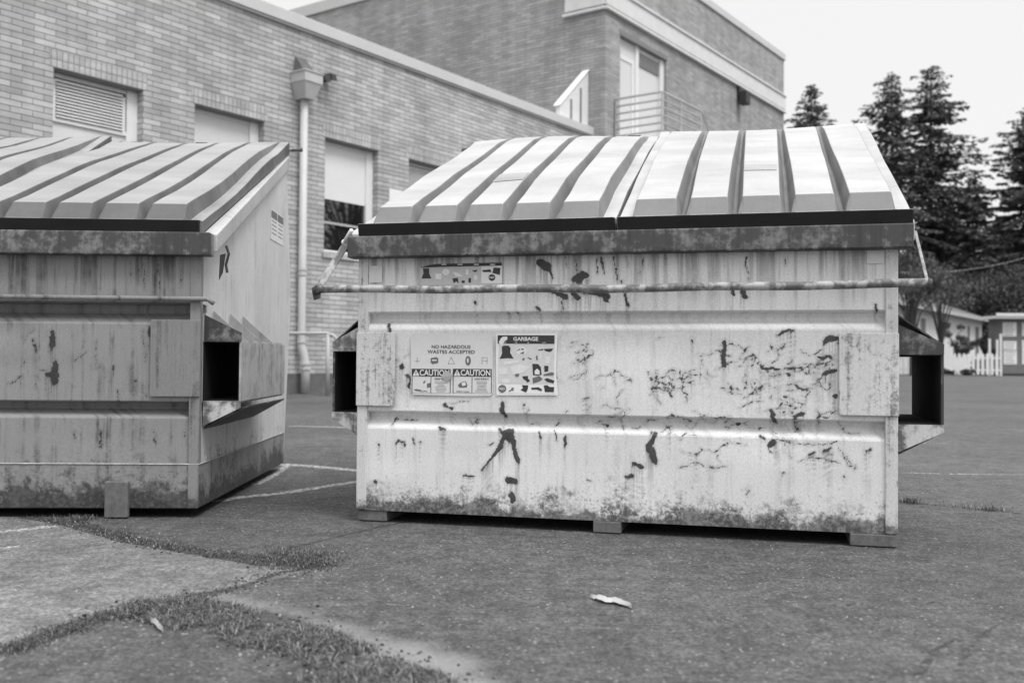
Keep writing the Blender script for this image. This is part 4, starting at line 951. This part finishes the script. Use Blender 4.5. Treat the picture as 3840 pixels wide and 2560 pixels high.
# balcony
mb = MB(); mb.box(.47, 2.67, -1.34, -.005, 5.80, 5.95); bal = mb.build('balcony', M['stone'], blk, bevel=.01)
mb = MB(); s0 = .47; s1 = 2.67; yo = -1.30
for k in range(6):
    z = 7.05 - .185 * k; mb.tube([(s0,-.02,z),(s0,yo,z),(s1,yo,z)], .025 if k else .03, 8)
for x, y in ((s0,-.04),(s0,yo),(1.5,yo),(s1,yo)): mb.tube([(x,y,5.95),(x,y,7.05)], .03, 8)
mb.build('railing', M['rail'], bal)
mb = MB(); run = 6.0
for yy in (yo, -.2):
    mb.tube([(s1, yy, 7.05), (s1+.15, yy, 6.98), (s1+run, yy, 1.0)], .022, 8); mb.tube([(s1, yy, 6.6), (s1+run, yy, .55)], .018, 8)
    for k in range(6): x = s1 + .3 + k * 1.1; z = 5.95 * (1 - (x - s1)/run); mb.tube([(x, yy, z), (x, yy, z+1.0)], .018, 8)
mb.build('stair_railing', M['rail'], bal)
mb = MB(); n = 32
for k in range(n):
    x = s1 + run*k/n; z = 5.9*(1 - (k+1)/n); mb.box(x, x+run/n, -1.25, -.05, z, z+.06)
mb.build('stair', M['stone'], bal)
mb = MB(); lx, lz = 8.3, 8.86; mb.box(lx-.12, lx+.12, -.10, -.001, lz-.05, lz+.3); mb.box(lx-.17, lx+.17, -.34, -.09, lz-.28, lz+.12); mb.build('wall_lamp', M['black'], blk, bevel=.02)

# handrail by the wing's steps
q0 = at_depth(1085, 1255, 15.7); q1 = at_depth(1235, 1250, 15.7)
hr = empty('handrail', (q0.x, 15.7, 0), 0, 'low grey pipe handrail standing in front of the brick wing', 'handrail')
L_ = q1.x - q0.x; mb = MB(); mb.tube([(-1.6,0,.97),(L_-.05,0,.985),(L_+.05,0,.96),(L_+.12,0,.90),(L_+.12,0,.6)], .028, 10); mb.tube([(-1.6,0,.5),(-.4,0,.5)], .02, 8); mb.build('rail', M['rail'], hr, smooth=True)
for x in (L_-.02, -1.5): mb = MB(); mb.tube([(x,0,.003),(x,0,.965)], .032, 10); mb.build('post', M['rail'], hr, smooth=True)

# ------------------------------------------------------------------ trees
def conifer(loc, H, R, seed, label, mat, dens=1., asym=0., top=.0, group='tall firs behind the car park', bare=0.10):
    r = random.Random(seed); t = empty('fir_tree', loc, 0, label, 'tree', group)
    tr = MB(); lean = r.uniform(-.3, .3)
    tr.tube([(0,0,-.2),(lean*.2,0,H*.3),(lean*.6,0,H*.7),(lean,0,H*.985)], [H*.016,H*.012,H*.006,.02], 8)
    V = []; F = []
    def tuft(c, d, s_):
        d = Vector(d).normalized(); a = Vector((r.gauss(0,1), r.gauss(0,1), r.gauss(0,1))).cross(d)
        if a.length < .01: return
        a.normalize(); L = s_ * r.uniform(.6, 1.35); w_ = s_ * r.uniform(.14, .26); b = len(V)
        p0 = c - d*L*.25; p1 = c + d*L*.75; mid_ = c + d * L*.2
        V.extend([p0, mid_ + a*w_, p1, mid_ - a*w_]); F.append((b, b+1, b+2, b+3))
    z = H * bare; az_ = r.uniform(0, 6)
    while z < H * .985:
        f = z / H; sect = .62 + .38 * math.sin(f * 23 + seed) * math.sin(f*9 + seed*2)
        prof = (1 - f) ** .64 * (1 if f > .3 else .75 + f*.8)
        nb = r.randint(4, 6) if f < .92 else 4
        for _ in range(nb):
            az_ += 2.4 + r.gauss(0, .35)
            if r.random() > .55 + .35 * dens: continue
            L = R * prof * r.uniform(.55, 1.18) * (.8 + .2*sect) + .12
            if asym: L *= 1 + asym * math.cos(az_)
            L *= r.choice((.6, .85, 1., 1.1, 1.35))
            up0 = .28 if f > .6 else .0; droop = r.uniform(.1, .32)
            base = Vector((lean*f, 0, z)); dirv = Vector((math.cos(az_), math.sin(az_), 0))
            pts = [base + dirv*L*q_ + Vector((0,0, L*(up0*q_ - droop*q_*q_*1.1 + .10*max(0, q_-.75)))) for q_ in (0,.25,.5,.75,1)]
            tr.tube(pts, [max(.012, L*.014)*(1-.8*i/4) for i in range(5)], 4, cap=False)
            nt_ = int((L * 26 + 8) * dens)
            for _ in range(nt_):
                q_ = r.random() ** .75; i = min(3, int(q_*4)); fr = q_*4 - i; c = pts[i].lerp(pts[i+1], fr)
                side = r.choice((-1, 1)); wd = L * .24 * (1.15 - q_) * r.random() + .05
                sv = Vector((-dirv.y, dirv.x, 0)) * side
                c = c + sv*wd + Vector((0,0,-abs(r.gauss(0, .11)) - wd*.12)); tuft(c, dirv*.8 + sv*.9 + Vector((0,0,r.uniform(-.7,.25))), .46 if f < .85 else .32)
        z += r.uniform(.16, .30) * (1 if f < .8 else .7)
    tr.build('trunk', M['bark'], t)
    mb = MB(); mb.v = [tuple(v) for v in V]; mb.f = F; mb.m = [0]*len(F); mb.build('crown', mat, t)
    return t
def broad(name, loc, H, R, seed, label, mat, nclump=14, leaves=260, leaf=.16, trunk=True, group=None, squash=.75, z0=.35, cat='tree'):
    r = random.Random(seed); t = empty(name, loc, 0, label, cat, group); V = []; F = []; tr = MB()
    if trunk: tr.tube([(0,0,-.1),(r.uniform(-.1,.1),0,H*.3),(r.uniform(-.2,.2),0,H*.75)], [H*.022,H*.016,H*.006], 7)
    for _ in range(nclump):
        a = r.uniform(0, 2*PI); q_ = math.sqrt(r.random()); zc = H * (z0 + (1-z0)*r.uniform(.05, .92)); k = math.sqrt(max(.15, 1 - ((zc/H - (1+z0)/2)/((1-z0)/2))**2 * .8))
        c = Vector((math.cos(a)*q_*R*k, math.sin(a)*q_*R*k, zc)); cr = R * r.uniform(.22, .42)
        if trunk:
            m_ = Vector((c.x*.35, c.y*.35, H*.25 + zc*.4)); tr.tube([(0,0,H*.25), m_, c], [H*.010,H*.006,H*.002], 5)
            for _ in range(5):
                e = c + Vector((r.gauss(0,1), r.gauss(0,1), r.gauss(0,1))) * cr * .7; tr.tube([m_.lerp(c, r.uniform(.4,1)), e], [H*.003, H*.001], 4)
        for _ in range(leaves):
            d = Vector((r.gauss(0,1), r.gauss(0,1), r.gauss(0,1))); d.normalize(); p_ = c + Vector((d.x, d.y, d.z*squash)) * cr * (r.random() ** .45)
            if p_.z < .03: continue
            n_ = (d + Vector((r.gauss(0,.6), r.gauss(0,.6), r.gauss(0,.6)))).normalized(); a_ = n_.cross(Vector((r.gauss(0,1), r.gauss(0,1), r.gauss(0,1)))).normalized(); b_ = n_.cross(a_); s_ = leaf * r.uniform(.5, 1.3)
            k = len(V); V.extend([p_ - a_*s_, p_ + b_*s_*.5, p_ + a_*s_, p_ - b_*s_*.5]); F.append((k, k+1, k+2, k+3))
    if trunk: tr.build('trunk', M['bark'], t)
    mb = MB(); mb.v = [tuple(v) for v in V]; mb.f = F; mb.m = [0]*len(F); mb.build('crown' if trunk else 'foliage', mat, t); return t
def tree_px(x, ytop, Y): p_ = at_depth(x, ytop, Y); return (p_.x, Y, 0), p_.z
FG = 'tall firs behind the car park'
l_, h_ = tree_px(3040, 305, 80); conifer(l_, h_, 5.2, 5, 'small pointed fir showing just above the right dumpster lid', M['needle_l'], .6, 0)
l_, h_ = tree_px(3352, 262, 88); conifer(l_, h_, 7.4, 21, 'left of the two tallest firs with open gappy branches', M['needle'], .52, -.25)
l_, h_ = tree_px(3488, 232, 90); conifer(l_, h_, 7.8, 33, 'right and taller of the two tallest firs', M['needle'], .60, .12)
l_, h_ = tree_px(3650, 650, 86); conifer(l_, h_, 4.4, 44, 'short dark fir between the tall pair and the edge fir', M['needle'], .8)
l_, h_ = tree_px(3880, 390, 88); conifer(l_, h_, 7.6, 57, 'dense fir cut off by the right edge of the photo', M['needle'], .85)
l_, h_ = tree_px(3545, 760, 98); conifer(l_, h_, 6, 61, 'dark lower fir behind the tall pair', M['needle'], 1.1)
l_, h_ = tree_px(3760, 800, 98); conifer(l_, h_, 6, 63, 'dark lower fir behind the edge fir', M['needle'], 1.1)
for i, (x, yt, Y, R_, lb) in enumerate([(3440, 1000, 81, 4.5, 'broad leafy tree behind the near end of the white house'), (3590, 1060, 80, 5, 'broad leafy tree above the long white house roof'), (3730, 1035, 81, 5.5, 'broad leafy tree left of the notice shed roof'), (3850, 1000, 80, 5.5, 'broad leafy tree above the notice shed roof')]):
    l_, h_ = tree_px(x, yt, Y); broad('leafy_tree', l_, h_, R_, 70+i, lb, M['leaf'], 44, 620, .11, z0=.06, group='leafy trees behind the house')
l_, h_ = tree_px(3420, 930, 47.2); broad('bushy_tree', l_, h_, 1.7, 81, 'twiggy pale tree beside the right end of the right dumpster', M['leaf_l'], 20, 130, .06, z0=.55, group='small trees before the white house')
l_, h_ = tree_px(3530, 985, 48.0); broad('bushy_tree', l_, h_, 1.5, 82, 'thin twiggy tree in front of the middle of the white house', M['leaf_l'], 14, 90, .06, z0=.58, group='small trees before the white house')
l_, h_ = tree_px(3582, 1195, 50.6); broad('young_tree', l_, h_, .75, 83, 'small dark young tree behind the picket fence', M['leaf'], 12, 150, .06, z0=.35, group='small trees before the white house')
l_, h_ = tree_px(3632, 1250, 51.2); broad('shrub', l_, h_, .8, 84, 'leafy shrub behind the middle of the picket fence', M['leaf'], 12, 160, .07, trunk=False, z0=.05, cat='shrub', group='shrubs behind the picket fence')
l_, h_ = tree_px(3690, 1270, 51.2); broad('shrub', l_, h_, .9, 85, 'wide shrub behind the right end of the picket fence', M['leaf'], 12, 160, .07, trunk=False, z0=.05, cat='shrub', group='shrubs behind the picket fence')
l_, h_ = tree_px(3556, 1384, 48.9); broad('clipped_bush', l_, h_, .30, 86, 'small round bush in front of the white board panel', M['leaf'], 14, 130, .035, trunk=False, z0=.0, cat='bush', group='round bushes before the fence')
l_, h_ = tree_px(3630, 1384, 49.0); broad('clipped_bush', l_, h_, .34, 87, 'small round bush in front of the picket fence', M['leaf'], 14, 130, .035, trunk=False, z0=.0, cat='bush', group='round bushes before the fence')
# bare trees across the lot, seen mirrored in the window
for i, (x, y, h_) in enumerate([(26, 19.5, 12), (31, 24, 14), (30, 15.5, 13)]):
    broad('bare_tree', (x, y, 0), h_, 4.0, 90+i, ['bare tree mirrored in the left of the window glass', 'bare tree mirrored in the middle of the window glass', 'bare tree mirrored in the right of the window glass'][i], M['needle'], 46, 16, .2, z0=.2, group='bare trees mirrored in the window')

# ------------------------------------------------------------------ picket fence, house, shed
fy = 49.6; e0 = at_depth(3590, 1400, fy).x; e00 = at_depth(3300, 1400, fy).x
fn = empty('picket_fence', (e00, fy, 0), 0, 'white wooden picket fence across the far side of the lot', 'fence')
step = .2325; xe = at_depth(3752, 1400, fy).x - e00; gapa = at_depth(3532, 1400, fy).x - e00; gapb = at_depth(3580, 1400, fy).x - e00
x = 0.; pic = []
while x < xe:
    if not (gapa - .1 < x < gapb): pic.append(x)
    x += step
for x in pic:
    mb = MB(); mb.prism([(x-.07,.05),(x+.07,.05),(x+.07,1.03),(x,1.13),(x-.07,1.03)], 1, -.012, .012); mb.build('picket', M['white'], fn)
for z in (.28, .88):
    mb = MB(); mb.box(-.1, gapa-.16, .013, .05, z-.04, z+.04); mb.box(gapb, xe, .013, .05, z-.04, z+.04); mb.build('rail', M['white'], fn)
mb = MB(); mb.box(gapa-.1, gapb-.08, -.02, .02, .35, 1.42); mb.build('board_panel', M['white'], fn)
for x, h in ((xe + .06, 2.1), (xe-.12, 1.8), (xe-.5, 1.85), (gapa-.14, 1.2)):
    mb = MB(); mb.box(x-.045, x+.045, .055, .15, .0, h); mb.build('post', M['white'], fn)

ha = at_depth(3330, 1400, 52.0); hn = Vector((.8175, -.576, 0)); hd = Vector((.576, .8175, 0))
house = empty('white_house', (ha.x, 52.0, 0), WR, 'long low white house with a dark roof behind the picket fence', 'house')
cc = on_plane(3682, 1300, Vector((ha.x, 52, 0)), hn); Lh = (cc - Vector((ha.x, 52, 0))).dot(hd)
He = on_plane(3682, 1201, Vector((ha.x, 52, 0)), hn).z
mb = MB(); mb.box(-2, Lh, 0, 8, 0, He); mb.build('wall', M['stone'], house)
mb = MB(); mb.hexa([(-2.6,-.7,He),(Lh+.9,-.7,He),(Lh+.9,8.7,He),(-2.6,8.7,He),(-2.6,3.9,He+1.7),(Lh+.9,3.9,He+1.7),(Lh+.9,4.1,He+1.7),(-2.6,4.1,He+1.7)]); mb.build('roof', simple('dark_shingle', .10, .3, 8, .9), house)
mb = MB(); mb.box(-2.6, Lh + .9, -.76, -.70, He-.18, He+.04); mb.build('fascia', M['rail'], house)
mb = MB(); fa = on_plane(3363, 1115, Vector((ha.x, 52, 0)), hn); ft = (fa - Vector((ha.x, 52, 0))).dot(hd)
mb.box(ft-1.2, ft+1.0, -1.0, -.8, He+.1, He+.36); mb.build('gutter_end', M['white'], house)
for px1, px2 in ((3410, 3432), (3450, 3468), (3522, 3536), (3626, 3634), (3655, 3668)):
    t1 = (on_plane(px1, 1300, Vector((ha.x, 52, 0)), hn) - Vector((ha.x, 52, 0))).dot(hd); t2 = (on_plane(px2, 1300, Vector((ha.x, 52, 0)), hn) - Vector((ha.x, 52, 0))).dot(hd)
    mb = MB(); mb.box(t1-.1, t2+.1, -.04, -.001, 1.0, He-.45); wn = mb.build('window', M['white'], house)
    mb = MB(); mb.box(t1+.05, t2-.05, -.06, -.0405, 1.1, He-.55); mb.build('pane', M['ink_soft'], wn)
sh0 = at_depth(3750, 1400, 50.0)
shed = empty('notice_shed', (sh0.x, 50.0, 0), 0, 'small dark shed with white notices on its front at the right edge', 'shed')
mb = MB(); mb.box(0, 4.2, 0, 1.2, .12, 2.85); mb.build('wall', simple('weathered_boards', .17, .25, 6, .9), shed)
mb = MB(); mb.box(-.42, 4.7, -.45, 1.4, 2.86, 3.0); mb.box(-.42, 4.7, -.50, -.4505, 2.98, 3.12); mb.build('roof', M['white'], shed)
mb = MB(); mb.box(-.2, 4.4, -.25, 2.6, 0, .12); mb.build('base', M['black'], shed)
def spx(x, y): p_ = at_depth(x, y, 50.0); return p_.x - sh0.x, p_.z
for x0, y0, x1, y1 in ((3760,1209,3811,1261), (3762,1279,3811,1312), (3763,1315,3812,1366), (3832,1209,3890,1261), (3832,1275,3890,1366)):
    a = spx(x0, y0); b = spx(x1, y1); mb = MB(); mb.box(a[0], b[0], -.03, -.001, b[1], a[1]); nb = mb.build('notice_board', M['sticker'], shed)
    mb = MB(); n = max(2, int((a[1]-b[1]) / .13)); rr = random.Random(x0+y0)
    for k in range(n): z = b[1] + .06 + k*.13; mb.box(a[0]+.06, b[0] - rr.uniform(.06,.2), -.034, -.0305, z, z+.035)
    mb.build('print', M['ink_soft'], nb)
wa = at_depth(3300, 1020, 56); wb = at_depth(3960, 935, 56); mb = MB()
mb.tube([wa + (wb - wa) * (i / 12) - Vector((0, 0, .5 * math.sin(PI * i / 12))) for i in range(13)], .011, 6)
tag(mb.build('overhead_wire', M['rail']), 'thin pale overhead wire crossing in front of the dark firs', 'wire')
